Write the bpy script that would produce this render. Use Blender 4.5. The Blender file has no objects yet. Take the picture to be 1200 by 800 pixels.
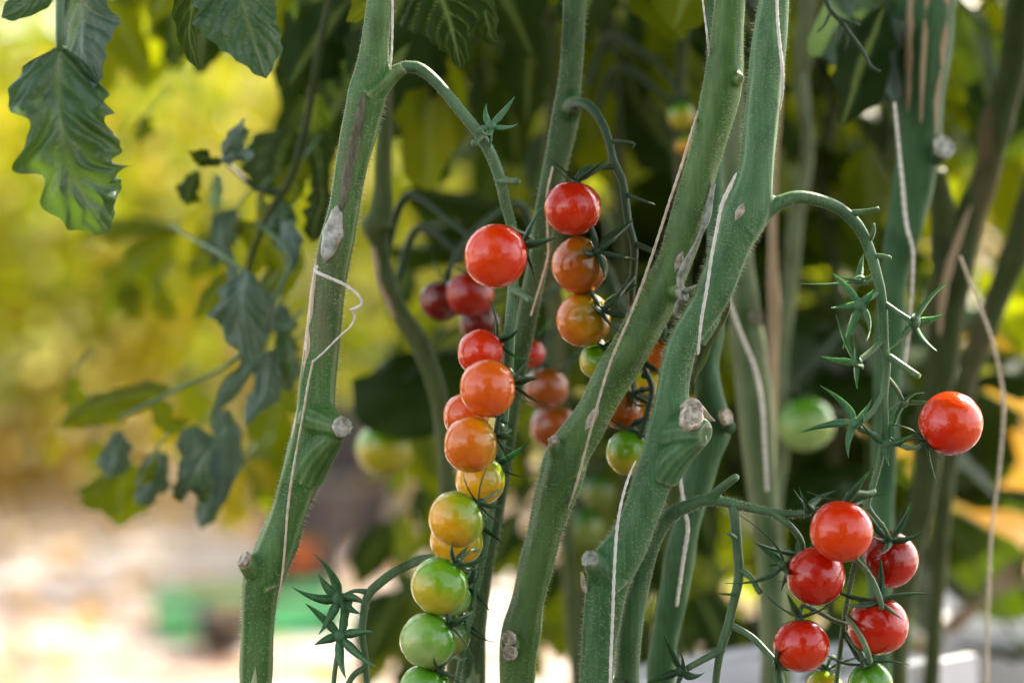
import bpy, math, random
from mathutils import Vector, Matrix, Quaternion, noise
R = math.radians
rnd = random.Random(7)
sc = bpy.context.scene
C = bpy.context.collection

# ------------------------------------------------------------------ camera, sky, sun, exposure
H = 0.95
PITCH = R(3)
LENS = 85.0
FOCUS = 0.925
cam_d = bpy.data.cameras.new('camera')
cam = bpy.data.objects.new('camera', cam_d); C.objects.link(cam)
cam.location = (0, 0, H); cam.rotation_euler = (R(90) - PITCH, 0, 0)
cam_d.lens = LENS; cam_d.sensor_width = 36; cam_d.clip_start = 0.02; cam_d.clip_end = 2000
cam_d.dof.use_dof = True; cam_d.dof.focus_distance = FOCUS; cam_d.dof.aperture_fstop = 5.0
sc.camera = cam

SUN_EL, SUN_AZ = R(40), R(36)          # azimuth: from +Y (ahead of the camera) towards +X
w = bpy.data.worlds.new('World'); sc.world = w; w.use_nodes = True
nt = w.node_tree
bg = nt.nodes['Background']
sky = nt.nodes.new('ShaderNodeTexSky'); sky.sky_type = 'NISHITA'; sky.sun_disc = False
sky.sun_elevation = SUN_EL; sky.sun_rotation = SUN_AZ
sky.air_density = 1.0; sky.dust_density = 2.5; sky.ozone_density = 1.0
hs = nt.nodes.new('ShaderNodeHueSaturation'); hs.inputs['Saturation'].default_value = .3      # a pale, hazy summer sky
nt.links.new(sky.outputs[0], hs.inputs['Color']); nt.links.new(hs.outputs[0], bg.inputs[0]); bg.inputs[1].default_value = 0.15
sd = bpy.data.lights.new('sun', 'SUN'); sun = bpy.data.objects.new('sun', sd); C.objects.link(sun)
sd.energy = 4.8; sd.angle = R(0.5); sd.color = (1.0, 0.88, 0.70)
sdir = Vector((math.sin(SUN_AZ) * math.cos(SUN_EL), math.cos(SUN_AZ) * math.cos(SUN_EL), math.sin(SUN_EL)))
sun.rotation_euler = sdir.to_track_quat('Z', 'Y').to_euler(); sun.location = sdir * 12
sc.view_settings.view_transform = 'Standard'; sc.view_settings.look = 'None'
sc.view_settings.exposure = 2.0; sc.view_settings.gamma = 1.0
sc.render.engine = 'CYCLES'
sc.cycles.use_denoising = True
sc.cycles.max_bounces = 8; sc.cycles.diffuse_bounces = 4; sc.cycles.glossy_bounces = 3
sc.cycles.transmission_bounces = 5; sc.cycles.transparent_max_bounces = 8
sc.cycles.caustics_reflective = False; sc.cycles.caustics_refractive = False
sc.cycles.sample_clamp_indirect = 6

# ------------------------------------------------------------------ helpers
K = 1200 * LENS / 36.0                  # px per unit tangent
def at(px, py, Y):
    x = (px - 600) / K; z = -(py - 400) / K
    d = Vector((x, math.cos(PITCH) + z * math.sin(PITCH), z * math.cos(PITCH) - math.sin(PITCH)))
    return Vector((0, 0, H)) + d * (Y / d.y)
def rad(p, Y): return p * Y / K

def newmesh(name, vs, fs, smooth=True, uvs=None, vein=None):
    me = bpy.data.meshes.new(name)
    me.from_pydata([tuple(v) for v in vs], [], fs)
    if smooth: me.polygons.foreach_set('use_smooth', [True] * len(me.polygons))
    if vein is not None:
        a = me.attributes.new('vein', 'FLOAT', 'POINT'); a.data.foreach_set('value', vein)
    me.update(); return me
def link(name, me, mat=None, parent=None, kind=None):
    o = bpy.data.objects.new(name, me); C.objects.link(o)
    if mat is not None:
        if len(me.materials) == 0: me.materials.append(mat)
        elif me.materials[0] is not mat:
            o.material_slots[0].link = 'OBJECT'; o.material_slots[0].material = mat
    if parent is not None: o.parent = parent
    if kind: o['kind'] = kind
    return o
def tag(o, label, cat, group=None):
    o['label'] = label; o['category'] = cat
    if group: o['group'] = group
    return o
def empty(name, label, cat, loc=(0, 0, 0), group=None):
    o = bpy.data.objects.new(name, None); C.objects.link(o); o.location = loc; o.empty_display_size = 0.02
    return tag(o, label, cat, group)
def put(o, root):
    """child whose mesh is in world coordinates"""
    o.parent = root; o.matrix_parent_inverse = Matrix.Translation(root.location).inverted(); return o

def catmull(P, step):
    """P: list of tuples (any dimension) -> dense list"""
    out = []
    n = len(P)
    for i in range(n - 1):
        p0 = P[max(i - 1, 0)]; p1 = P[i]; p2 = P[i + 1]; p3 = P[min(i + 2, n - 1)]
        d = math.dist(p1[:3], p2[:3]); m = max(1, int(d / step + .5))
        for k in range(m):
            t = k / m; t2 = t * t; t3 = t2 * t
            out.append(tuple(0.5 * (2 * b + (-a + c) * t + (2 * a - 5 * b + 4 * c - e) * t2 + (-a + 3 * b - 3 * c + e) * t3)
                             for a, b, c, e in zip(p0, p1, p2, p3)))
    out.append(tuple(P[-1])); return out

def frames(pts):
    F = []
    n = len(pts); prev = None
    for i in range(n):
        t = (pts[min(i + 1, n - 1)] - pts[max(i - 1, 0)])
        t = t.normalized() if t.length > 1e-9 else Vector((0, 0, -1))
        if prev is None:
            a = Vector((0, -1, 0)); a = (a - t * a.dot(t))
            if a.length < 1e-3: a = Vector((1, 0, 0)); a = a - t * a.dot(t)
            a.normalize()
        else:
            a = prev - t * prev.dot(t); a.normalize()
        prev = a
        F.append((t, a, t.cross(a)))
    return F

class Geo:
    def __init__(s): s.v = []; s.f = []; s.vein = []
    def tube(s, P, n=12, step=.004, ridge=0, lob=3, tw=0, rough=0, cap=True, flat=1.0, seed=0):
        """P: (x,y,z,r) tuples"""
        D = catmull(P, step); pts = [Vector(d[:3]) for d in D]; F = frames(pts)
        b = len(s.v); L = 0
        for i, (p, d, (t, a, c)) in enumerate(zip(pts, D, F)):
            if i: L += (p - pts[i - 1]).length
            r = max(d[3], 1e-5)
            for k in range(n):
                th = 2 * math.pi * k / n
                if n >= 28:
                    rr = r * (1 + ridge * .35 * math.cos(lob * th + tw * L * .4 + seed))
                    for c0, am in ((1.25, .9), (-1.2, .6), (2.6, .8), (-2.5, .8)):
                        dd = (th - c0 - .35 * math.sin(L * 9 + seed + c0) + math.pi) % (2 * math.pi) - math.pi
                        rr += r * ridge * 1.5 * am * math.exp(-(dd / .17) ** 2)
                    rr *= .955
                else: rr = r * (1 + ridge * math.cos(lob * th + tw * L + seed))
                if rough: rr *= 1 + rough * noise.noise(Vector((p.x * 90 + seed, p.z * 60, math.cos(th) * 1.5)))
                s.v.append(p + a * (math.cos(th) * rr * flat) + c * (math.sin(th) * rr))
        m = len(pts)
        for i in range(m - 1):
            for k in range(n):
                k2 = (k + 1) % n
                s.f.append((b + i * n + k, b + i * n + k2, b + (i + 1) * n + k2, b + (i + 1) * n + k))
        if cap:
            s.f.append(tuple(b + k for k in range(n))[::-1]); s.f.append(tuple(b + (m - 1) * n + k for k in range(n)))
        return pts, D, F
    def box(s, lo, hi, M=None):
        b = len(s.v)
        for x in (lo[0], hi[0]):
            for y in (lo[1], hi[1]):
                for z in (lo[2], hi[2]):
                    v = Vector((x, y, z)); s.v.append(M @ v if M else v)
        for f in ((0, 1, 3, 2), (4, 6, 7, 5), (0, 4, 5, 1), (2, 3, 7, 6), (0, 2, 6, 4), (1, 5, 7, 3)): s.f.append(tuple(b + i for i in f))
    def ball(s, c, r, n=10):
        b = len(s.v)
        for i in range(n + 1):
            ph = math.pi * i / n
            for k in range(n):
                th = 2 * math.pi * k / n
                s.v.append(Vector(c) + Vector((math.sin(ph) * math.cos(th), math.sin(ph) * math.sin(th), math.cos(ph))) * r)
        for i in range(n):
            for k in range(n):
                k2 = (k + 1) % n; s.f.append((b + i * n + k, b + (i + 1) * n + k, b + (i + 1) * n + k2, b + i * n + k2))
    def blade(s, p0, e, a, L, w, curl, side=0, th=.0005, m=8):
        """pointed sepal: from p0 outward along e, bending along a"""
        c = e.cross(a).normalized(); b = len(s.v); pts = []
        for i in range(m + 1):
            t = i / m
            ang = curl * t
            pts.append((p0 + e * (L * t * (1 - .18 * abs(curl) * t)) + a * (L * curl * t * t * .6) + c * (side * L * t * t), t))
        for i, (p, t) in enumerate(pts):
            ww = w * min(1, .45 + 2.5 * t) * (1 - t ** 1.7) + .00008
            d = (pts[min(i + 1, m)][0] - pts[max(i - 1, 0)][0]).normalized()
            nrm = c.cross(d).normalized(); hh = th * (1 - t * .8)
            for (u, v) in ((-1, .25), (0, -.7), (1, .25), (0, 1)):
                s.v.append(p + c * (u * ww) + nrm * (v * hh))
        for i in range(m):
            for k in range(4):
                k2 = (k + 1) % 4; s.f.append((b + i * 4 + k, b + i * 4 + k2, b + (i + 1) * 4 + k2, b + (i + 1) * 4 + k))
        s.f.append((b, b + 1, b + 2, b + 3)); s.f.append((b + m * 4 + 3, b + m * 4 + 2, b + m * 4 + 1, b + m * 4))
    def mesh(s, name, smooth=True): return newmesh(name, s.v, s.f, smooth, vein=s.vein if s.vein else None)

# ------------------------------------------------------------------ materials
def nodes(m): m.use_nodes = True; return m.node_tree, m.node_tree.nodes['Principled BSDF']
def N(t, kind, **kw):
    n = t.nodes.new(kind)
    for k, v in kw.items():
        if k.startswith('i_'):
            k = k[2:]; k = int(k) if k.isdigit() else k.replace('_', ' '); n.inputs[k].default_value = v
        else: setattr(n, k, v)
    return n
def ramp(t, src, stops, interp='LINEAR'):
    r = t.nodes.new('ShaderNodeValToRGB'); r.color_ramp.interpolation = interp
    el = r.color_ramp.elements
    while len(el) < len(stops): el.new(.5)
    for e, (p, c) in zip(el, stops):
        e.position = p; e.color = (c, c, c, 1) if isinstance(c, (int, float)) else (*c, 1)
    if src is not None: t.links.new(src, r.inputs[0])
    return r.outputs[0]
def mix(t, f, a, b):
    n = t.nodes.new('ShaderNodeMix'); n.data_type = 'RGBA'
    for sck, v in ((0, f), (6, a), (7, b)):
        if isinstance(v, (int, float)): n.inputs[sck].default_value = v
        elif isinstance(v, tuple): n.inputs[sck].default_value = (*v, 1)
        else: t.links.new(v, n.inputs[sck])
    return n.outputs[2]
def objnoise(t, scale, detail=4, stretch=(1, 1, 1), coord='Object', rough=.55):
    tc = t.nodes.new('ShaderNodeTexCoord'); mp = t.nodes.new('ShaderNodeMapping')
    mp.inputs[3].default_value = stretch; t.links.new(tc.outputs[coord], mp.inputs[0])
    oi = t.nodes.new('ShaderNodeObjectInfo'); vm = N(t, 'ShaderNodeVectorMath', operation='SCALE'); 
    cb = t.nodes.new('ShaderNodeCombineXYZ')
    for i in range(3): t.links.new(oi.outputs['Random'], cb.inputs[i])
    t.links.new(cb.outputs[0], vm.inputs[0]); vm.inputs['Scale'].default_value = 40
    ad = N(t, 'ShaderNodeVectorMath', operation='ADD'); t.links.new(mp.outputs[0], ad.inputs[0]); t.links.new(vm.outputs[0], ad.inputs[1])
    n = N(t, 'ShaderNodeTexNoise', i_Scale=scale, i_Detail=detail, i_Roughness=rough); t.links.new(ad.outputs[0], n.inputs['Vector'])
    return n.outputs[0]
def bump(t, b, h, strength, dist):
    n = N(t, 'ShaderNodeBump', i_Strength=strength, i_Distance=dist); t.links.new(h, n.inputs['Height']); t.links.new(n.outputs[0], b.inputs['Normal'])

def mat_stem(name, c1, c2, pale, pale_amt=.8, blotch=.0, brown=(.14, .09, .05), sheen=.10, spec=.3):
    m = bpy.data.materials.new(name); t, b = nodes(m)
    n1 = objnoise(t, 22, 3, (1, 1, .35)); n2 = objnoise(t, 900, 2, (1, 1, .05)); n3 = objnoise(t, 1600, 2)
    col = mix(t, ramp(t, n1, [(.35, 0), (.65, 1)]), c1, c2)
    col = mix(t, ramp(t, n2, [(.45, 0), (.85, .45)]), col, tuple(min(1, x * 1.9 + .03) for x in c2))
    if blotch:
        n4 = objnoise(t, 60, 4, (1, 1, .2)); col = mix(t, ramp(t, n4, [(.62 - blotch * .15, 0), (.74, .8)]), col, brown)
    col = mix(t, ramp(t, n3, [(.70, 0), (.80, .6)]), col, tuple(min(1, x * 2.2 + .1) for x in c2))
    g = t.nodes.new('ShaderNodeNewGeometry')
    col = mix(t, ramp(t, g.outputs['Pointiness'], [(.502, 0), (.54, pale_amt)]), col, pale)  # pale ridge lines, also painting some rim light onto the convex edges
    n5 = objnoise(t, 75, 5, (1, 1, .5)); col = mix(t, ramp(t, n5, [(.38, .45), (.5, 0)]), col, tuple(x * .55 for x in c1))
    t.links.new(col, b.inputs['Base Color'])
    b.inputs['Roughness'].default_value = .48
    b.inputs['Sheen Weight'].default_value = sheen; b.inputs['Specular IOR Level'].default_value = spec; b.inputs['Sheen Roughness'].default_value = .3; b.inputs['Sheen Tint'].default_value = (.9, 1, .75, 1)
    b.inputs['Subsurface Weight'].default_value = .12; b.inputs['Subsurface Radius'].default_value = (.4, 1, .2); b.inputs['Subsurface Scale'].default_value = .002
    bump(t, b, n2, .35, .0006)
    return m
def mat_plain(name, c1, c2, scale=60, rough=.6, stretch=(1, 1, 1), bmp=.0, sheen=0, spec=.5):
    m = bpy.data.materials.new(name); t, b = nodes(m)
    n = objnoise(t, scale, 5, stretch); t.links.new(mix(t, ramp(t, n, [(.35, 0), (.65, 1)]), c1, c2), b.inputs['Base Color'])
    b.inputs['Roughness'].default_value = rough; b.inputs['Sheen Weight'].default_value = sheen; b.inputs['Specular IOR Level'].default_value = spec
    if bmp: bump(t, b, n, bmp, .001)
    return m
def mat_leaf(name, c1, c2, trans, tw=.4, vein=(.25, .33, .09), rough=.42, scale=40, spec=.08):
    m = bpy.data.materials.new(name); t, b = nodes(m)
    n = objnoise(t, scale, 4); n2 = objnoise(t, 420, 2)
    oi = t.nodes.new('ShaderNodeObjectInfo')
    col = mix(t, ramp(t, n, [(.35, 0), (.68, 1)]), c1, c2)
    at_ = N(t, 'ShaderNodeAttribute', attribute_name='vein')
    col = mix(t, at_.outputs['Fac'], col, vein)
    t.links.new(col, b.inputs['Base Color']); b.inputs['Roughness'].default_value = rough
    b.inputs['Specular IOR Level'].default_value = spec
    bump(t, b, n2, .5, .0015)
    tr = t.nodes.new('ShaderNodeBsdfTranslucent')
    t.links.new(mix(t, at_.outputs['Fac'], mix(t, n, trans, tuple(x * .8 for x in trans)), tuple(x * .7 for x in trans)), tr.inputs[0])
    ms = t.nodes.new('ShaderNodeMixShader'); ms.inputs[0].default_value = tw
    t.links.new(b.outputs[0], ms.inputs[1]); t.links.new(tr.outputs[0], ms.inputs[2])
    t.links.new(ms.outputs[0], t.nodes['Material Output'].inputs[0])
    return m
def mat_tomato(name, shoulder, mid, tip, lo=-.3, hi=.85, sss=.12, speck=.25):
    m = bpy.data.materials.new(name); t, b = nodes(m)
    tc = t.nodes.new('ShaderNodeTexCoord'); sx = t.nodes.new('ShaderNodeSeparateXYZ'); t.links.new(tc.outputs['Object'], sx.inputs[0])
    n = objnoise(t, 1.6, 4); n2 = objnoise(t, 26, 2)
    mr = N(t, 'ShaderNodeMapRange'); mr.inputs[1].default_value = lo; mr.inputs[2].default_value = hi
    ad = N(t, 'ShaderNodeMath', operation='MULTIPLY_ADD'); ad.inputs[1].default_value = 1.3; t.links.new(n, ad.inputs[0])
    sub = N(t, 'ShaderNodeMath', operation='SUBTRACT'); t.links.new(sx.outputs[2], sub.inputs[0]); sub.inputs[1].default_value = .65
    t.links.new(sub.outputs[0], ad.inputs[2]); t.links.new(ad.outputs[0], mr.inputs[0])
    col = ramp(t, mr.outputs[0], [(0, tip), (.5, mid), (1, shoulder)])
    col = mix(t, ramp(t, n2, [(.58, 0), (.72, speck)]), col, tuple(min(1, x * 1.4 + .04) for x in mid))
    t.links.new(col, b.inputs['Base Color'])
    b.inputs['Roughness'].default_value = .2; b.inputs['Specular IOR Level'].default_value = .4; b.inputs['Coat Weight'].default_value = .55; b.inputs['Coat Roughness'].default_value = .08
    b.inputs['Subsurface Weight'].default_value = sss; b.inputs['Subsurface Radius'].default_value = (1, .25, .06); b.inputs['Subsurface Scale'].default_value = .003
    col = mix(t, ramp(t, objnoise(t, 70, 2), [(.70, 0), (.78, .28)]), col, (.6, .5, .35)); t.links.new(col, b.inputs['Base Color'])
    t.links.new(ramp(t, objnoise(t, 5, 5), [(.35, .13), (.7, .24)]), b.inputs['Roughness'])
    n3 = objnoise(t, 2.4, 2); bump(t, b, n3, .07, .06)
    return m

M = {}
M['stem'] = mat_stem('green_stem', (.040, .122, .014), (.072, .170, .036), (.42, .46, .26))
M['stem_left'] = mat_stem('left_green_stem', (.030, .118, .013), (.056, .155, .034), (.42, .46, .26), blotch=.25)
M['stem_blue'] = mat_stem('blue_green_stem', (.031, .120, .032), (.058, .170, .062), (.4, .47, .33), .7)
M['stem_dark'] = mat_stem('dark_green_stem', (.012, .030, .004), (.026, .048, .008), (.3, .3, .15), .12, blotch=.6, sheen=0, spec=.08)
M['stem_olive'] = mat_stem('olive_stem', (.022, .050, .006), (.042, .072, .012), (.35, .35, .2), .12, blotch=.7, brown=(.16, .10, .05), sheen=0, spec=.1)
M['truss'] = mat_stem('truss_green', (.034, .108, .030), (.062, .155, .068), (.4, .45, .3), .12)
M['stem_blue_far'] = mat_stem('far_blue_green_stem', (.026, .085, .026), (.046, .125, .055), (.4, .47, .33), .06, sheen=.02, spec=.1)
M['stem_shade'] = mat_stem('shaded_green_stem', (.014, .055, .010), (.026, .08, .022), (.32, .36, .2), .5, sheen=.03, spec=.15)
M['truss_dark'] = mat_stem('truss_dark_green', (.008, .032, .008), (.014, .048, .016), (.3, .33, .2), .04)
M['sepal'] = mat_stem('sepal_green', (.012, .05, .016), (.022, .07, .028), (.15, .25, .12), .1)
M['sepal_blue'] = mat_stem('sepal_blue_green', (.036, .12, .042), (.066, .17, .078), (.2, .3, .2), .15)
M['hair'] = mat_plain('stem_hair', (.62, .6, .42), (.75, .72, .55), 50, .5, sheen=.5)
M['scar'] = mat_plain('dry_scar', (.27, .21, .14), (.68, .63, .55), 420, .75, bmp=.6)
M['scar_brown'] = mat_plain('brown_scar', (.08, .08, .045), (.20, .19, .13), 700, .8, (1, 1, .2), bmp=.8)
M['scar_pale'] = mat_plain('pale_film', (.17, .20, .14), (.52, .52, .47), 330, .45, bmp=.6)
M['scar_rim'] = mat_plain('scar_rim', (.17, .12, .12), (.3, .25, .24), 200, .8)
M['twine'] = mat_plain('white_twine', (.62, .58, .52), (.85, .82, .78), 900, .8, (1, 1, .2), bmp=.4, sheen=.4)
M['twine_tan'] = mat_plain('tan_twine', (.50, .40, .28), (.72, .62, .48), 900, .85, (1, 1, .2), bmp=.4, sheen=.4)
M['dry'] = mat_plain('dry_stem', (.3, .2, .12), (.48, .37, .24), 120, .85, (1, 1, .2), bmp=.5)
M['leaf_dark'] = mat_leaf('leaf_dark', (.009, .028, .005), (.018, .048, .010), (.08, .13, .005), .28)  # dark leaf green, deepened to put shade among the plants into the colour
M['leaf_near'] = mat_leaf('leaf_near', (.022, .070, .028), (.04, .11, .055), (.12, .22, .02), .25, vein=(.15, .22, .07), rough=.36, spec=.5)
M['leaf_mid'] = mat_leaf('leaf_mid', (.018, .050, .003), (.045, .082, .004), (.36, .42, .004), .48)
M['leaf_yellow'] = mat_leaf('leaf_yellow', (.13, .12, .006), (.30, .235, .012), (.68, .55, .025), .5)
M['leaf_gold'] = mat_leaf('leaf_gold', (.24, .15, .02), (.36, .24, .03), (.65, .36, .02), .5)
M['leaf_glint'] = mat_leaf('leaf_glint', (.40, .42, .14), (.62, .58, .28), (.8, .75, .2), .5, spec=.5)  # leaf colour bleached to stand for sunlit glints
M['leaf_grey_sheen'] = mat_leaf('leaf_grey_sheen', (.055, .105, .070), (.10, .165, .125), (.10, .17, .03), .25, vein=(.22, .3, .22), rough=.45, spec=.45)  # base colour lightened towards grey to carry a bluish sheen
T = {
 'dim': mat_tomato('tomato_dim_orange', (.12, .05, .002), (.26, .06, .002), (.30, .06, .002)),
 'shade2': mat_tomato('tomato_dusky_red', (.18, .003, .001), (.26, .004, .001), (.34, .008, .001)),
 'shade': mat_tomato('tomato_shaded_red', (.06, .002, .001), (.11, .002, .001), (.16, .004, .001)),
 'red': mat_tomato('tomato_red', (.46, .010, .0005), (.56, .012, .0005), (.64, .030, .001)),
 'deep': mat_tomato('tomato_deep_red', (.34, .004, .0005), (.42, .005, .0005), (.50, .012, .001)),
 'bright': mat_tomato('tomato_bright_red', (.60, .016, .0005), (.68, .022, .0005), (.76, .050, .001)),
 'orange': mat_tomato('tomato_orange_red', (.58, .12, .003), (.70, .12, .003), (.72, .10, .003)),
 'brownred': mat_tomato('tomato_brown_red', (.26, .10, .002), (.45, .09, .002), (.66, .14, .004)),
 'turning': mat_tomato('tomato_turning', (.36, .22, .002), (.64, .22, .002), (.68, .15, .004)),
 'yellow': mat_tomato('tomato_yellow_green', (.12, .30, .003), (.34, .36, .004), (.72, .36, .006)),
 'limeyellow': mat_tomato('tomato_lime', (.09, .30, .003), (.17, .36, .006), (.48, .42, .02)),
 'green': mat_tomato('tomato_green', (.06, .25, .004), (.13, .33, .03), (.30, .46, .13)),
 'darkgreen': mat_tomato('tomato_dark_green', (.03, .12, .012), (.06, .18, .02), (.22, .28, .05)),
}

# ------------------------------------------------------------------ ground and far setting
def mat_ground():
    m = bpy.data.materials.new('sandy_ground'); t, b = nodes(m)
    n1 = objnoise(t, 1.5, 5, (1, 2.6, 1)); n2 = objnoise(t, 5, 5)
    col = ramp(t, n1, [(.38, (.15, .08, .05)), (.46, (.38, .28, .21)), (.55, (.50, .43, .41))])
    col = mix(t, ramp(t, n2, [(.5, 0), (.8, .6)]), col, (.16, .08, .03))
    t.links.new(col, b.inputs['Base Color']); b.inputs['Roughness'].default_value = .9
    return m
g = Geo(); S = 400; n = 24
for i in range(n + 1):
    for j in range(n + 1):
        g.v.append(Vector((-S + 2 * S * i / n, -S + 2 * S * j / n, 0)))
for i in range(n):
    for j in range(n): a = i * (n + 1) + j; g.f.append((a, a + n + 1, a + n + 2, a + 1))
link('ground', g.mesh('ground', False), mat_ground(), kind='structure')

def leafquad(G, p, L, W, d, up):
    """a cheap folded, pointed leaf of 4 triangles"""
    d = d.normalized(); s = d.cross(up)
    s = s.normalized() if s.length > 1e-4 else Vector((1, 0, 0)); nn = s.cross(d); b = len(G.v)
    G.v += [p, p + d * L * .45 + s * W * .5 + nn * W * .18, p + d * L - nn * L * .12, p + d * L * .45 - s * W * .5 + nn * W * .18, p + d * L * .5]
    G.f += [(b, b + 1, b + 4), (b + 1, b + 2, b + 4), (b + 2, b + 3, b + 4), (b + 3, b, b + 4)]
def rdir(r, down=.3):
    v = Vector((r.gauss(0, 1), r.gauss(0, 1), r.gauss(0, 1) - down)); return v.normalized()
def foliage(name, mat, count, boxes, size, seed, clump=.18, kind='stuff'):
    r = random.Random(seed); G = Geo(); k = 0
    while k < count:
        bx = r.choices(boxes, [b[6] for b in boxes])[0]
        c = Vector((r.uniform(bx[0], bx[1]), r.uniform(bx[2], bx[3]), r.uniform(bx[4], bx[5])))
        for q in range(r.randint(5, 12)):
            p = c + Vector((r.gauss(0, clump), r.gauss(0, clump), r.gauss(0, clump)))
            if p.z < .01: continue
            L = size * r.uniform(.6, 1.5); leafquad(G, p, L, L * .6, rdir(r), rdir(r)); k += 1
    return link(name, G.mesh(name, False), mat, kind=kind)

# ------------------------------------------------------------------ leaves
def leaflet_geo(G, mid, wl, wr, nu=22, nv=9, cup=.25, wave=.12, veins=True, seed=0, nhint=Vector((0, -1, 0)), teeth=.10, nt_=7):
    """mid: list of Vector (midrib), wl / wr: half widths sampled evenly from base to tip"""
    D = catmull([tuple(p) for p in mid], sum((mid[i + 1] - mid[i]).length for i in range(len(mid) - 1)) / nu)
    pts = [Vector(d) for d in D]; m = len(pts); b = len(G.v)
    def samp(a, u):
        x = u * (len(a) - 1); i = min(int(x), len(a) - 2); f = x - i; f = f * f * (3 - 2 * f); return a[i] * (1 - f) + a[i + 1] * f
    Ltot = (pts[-1] - pts[0]).length
    for i, p in enumerate(pts):
        u = i / (m - 1)
        t = (pts[min(i + 1, m - 1)] - pts[max(i - 1, 0)]).normalized()
        s = t.cross(nhint); s.normalize(); nn = s.cross(t)     # s: towards the left of the picture when the leaf hangs
        for j in range(-nv, nv + 1):
            v = j / nv; av = abs(v)
            W = samp(wl if v < 0 else wr, u)
            sd_ = seed * 5.3 + (0 if v < 0 else 17.7)
            W *= 1 + teeth * av ** 2 * (2.6 * noise.noise(Vector((u * nt_ * 1.25, sd_, .3))) + 1.3 * noise.noise(Vector((u * nt_ * 3.3, sd_, 5.3))) + .25 * math.sin(u * nt_ * 6.28 + sd_))
            back = -.22 * av * av * W                                  # side lobes sweep towards the tip
            ph = u * 6.5 - av * 1.6
            vq = abs(ph - round(ph))
            ve = max(0, 1 - vq * 11) * (1 - .5 * av) if veins else 0
            ve = max(ve, max(0, 1 - av * 9)) if veins else 0
            h = -cup * W * av ** 1.5 * 1.0 + W * wave * (math.cos(ph * 2 * math.pi) * -.35) * min(1, av * 2.5) + wave * W * 1.2 * noise.noise(Vector((u * 4 + seed * 3.1, v * 2, seed)))
            G.v.append(p + s * (-v * W) + t * (-back) + nn * h)
            G.vein.append(min(1, ve * .8))
    q = 2 * nv + 1
    for i in range(m - 1):
        for j in range(q - 1): a = b + i * q + j; G.f.append((a, a + 1, a + q + 1, a + q))

LSH = [.02, .55, .85, 1.0, .92, .78, .6, .36, .02]
def rnd_leaflet(G, base, d, L, W, up, r, nu=8, nv=3, droop=.35, seed=0):
    d = d.normalized()
    dn = Vector((0, 0, -1))
    p = [base, base + d * L * .33 + dn * L * droop * .05, base + d * L * .66 + dn * L * droop * .22, base + d * L + dn * L * droop * .55]
    a = [x * W * r.uniform(.85, 1.15) for x in LSH]; c = [x * W * r.uniform(.85, 1.15) for x in LSH]
    leaflet_geo(G, p, a, c, nu, nv, cup=.3, wave=.2, veins=nu > 10, seed=seed, nhint=up, teeth=.14, nt_=4)

def compound_mesh(name, seed, L=.26, nu=8, nv=3):
    """a whole pinnate tomato leaf, petiole along +Y from the origin, drooping"""
    r = random.Random(seed); G = Geo()
    n = 12; spine = []
    for i in range(n + 1):
        t = i / n; spine.append(Vector((.02 * math.sin(t * 3 + seed), L * t * (1 - .12 * t), .05 * math.sin(t * 2.2) - .11 * t * t * L / .26)))
    G.tube([(*p, .0022 * (1 - .6 * i / n)) for i, p in enumerate(spine)], 6, .02, cap=False)
    G.vein = [0.5] * len(G.v)
    for k, t in enumerate((.34, .55, .76)):
        for sd_ in (-1, 1):
            p = spine[int(t * n)]; d = Vector((sd_, .55 + .3 * r.random(), r.uniform(-.5, .1)))
            l = L * r.uniform(.30, .42) * (1 - .25 * abs(t - .55))
            rnd_leaflet(G, p + d * .008, d, l, l * .32, Vector((r.uniform(-.4, .4), r.uniform(-.3, .3), 1)), r, nu, nv, seed=r.random() * 9)
    for t in (.45, .66):
        for sd_ in (-1, 1):
            l = L * .1; rnd_leaflet(G, spine[int(t * n)], Vector((sd_, .4, -.3)), l, l * .35, Vector((0, 0, 1)), r, 5, 2, seed=1)
    l = L * .45; rnd_leaflet(G, spine[-1], Vector((.1, 1, -.4)), l, l * .34, Vector((0, 0, 1)), r, nu, nv, seed=3)
    return G.mesh(name)
COMP = [compound_mesh('compound_leaf_mesh', s) for s in range(5)]
def place_leaf(parent, loc, az, tilt, roll, scale, mat, mesh=None, name='leaf'):
    o = link(name, mesh or rnd.choice(COMP), mat, parent)
    M_ = Matrix.Translation(loc - parent.location) @ Matrix.Rotation(az, 4, 'Z') @ Matrix.Rotation(tilt, 4, 'X') @ Matrix.Rotation(roll, 4, 'Y') @ Matrix.Scale(scale, 4)
    o.matrix_local = M_; return o

# ------------------------------------------------------------------ fruit
def fruit_mesh(name, seed, lobes=0):
    r = random.Random(seed); G = Geo(); nu, nv = 28, 44
    for i in range(nu + 1):
        ph = math.pi * i / nu
        for k in range(nv):
            th = 2 * math.pi * k / nv
            rr = 1 - .10 * math.exp(-(ph / .28) ** 2) - .02 * math.exp(-((math.pi - ph) / .15) ** 2)
            rr *= 1 + lobes * math.cos(5 * th) * math.sin(ph) ** 2 * max(0, math.cos(ph)) + .012 * math.sin(2 * th + seed)
            d = Vector((math.sin(ph) * math.cos(th), math.sin(ph) * math.sin(th), math.cos(ph)))
            rr *= 1 + .018 * noise.noise(d * 1.6 + Vector((seed * 7, 0, 0)))
            G.v.append(Vector((d.x * rr, d.y * rr, d.z * rr * .97)))
    for i in range(nu):
        for k in range(nv): k2 = (k + 1) % nv; G.f.append((i * nv + k, (i + 1) * nv + k, (i + 1) * nv + k2, i * nv + k2))
    return G.mesh(name)
FM = [fruit_mesh('fruit_mesh', s, (.0, .02, .05)[s]) for s in range(3)]
def sepal_mesh(name, L, w, curl, side, seed):
    G = Geo(); G.blade(Vector((.0008, 0, 0)), Vector((1, 0, 0)), Vector((0, 0, 1)), L, w, curl, side, m=9); return G.mesh(name)
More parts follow.
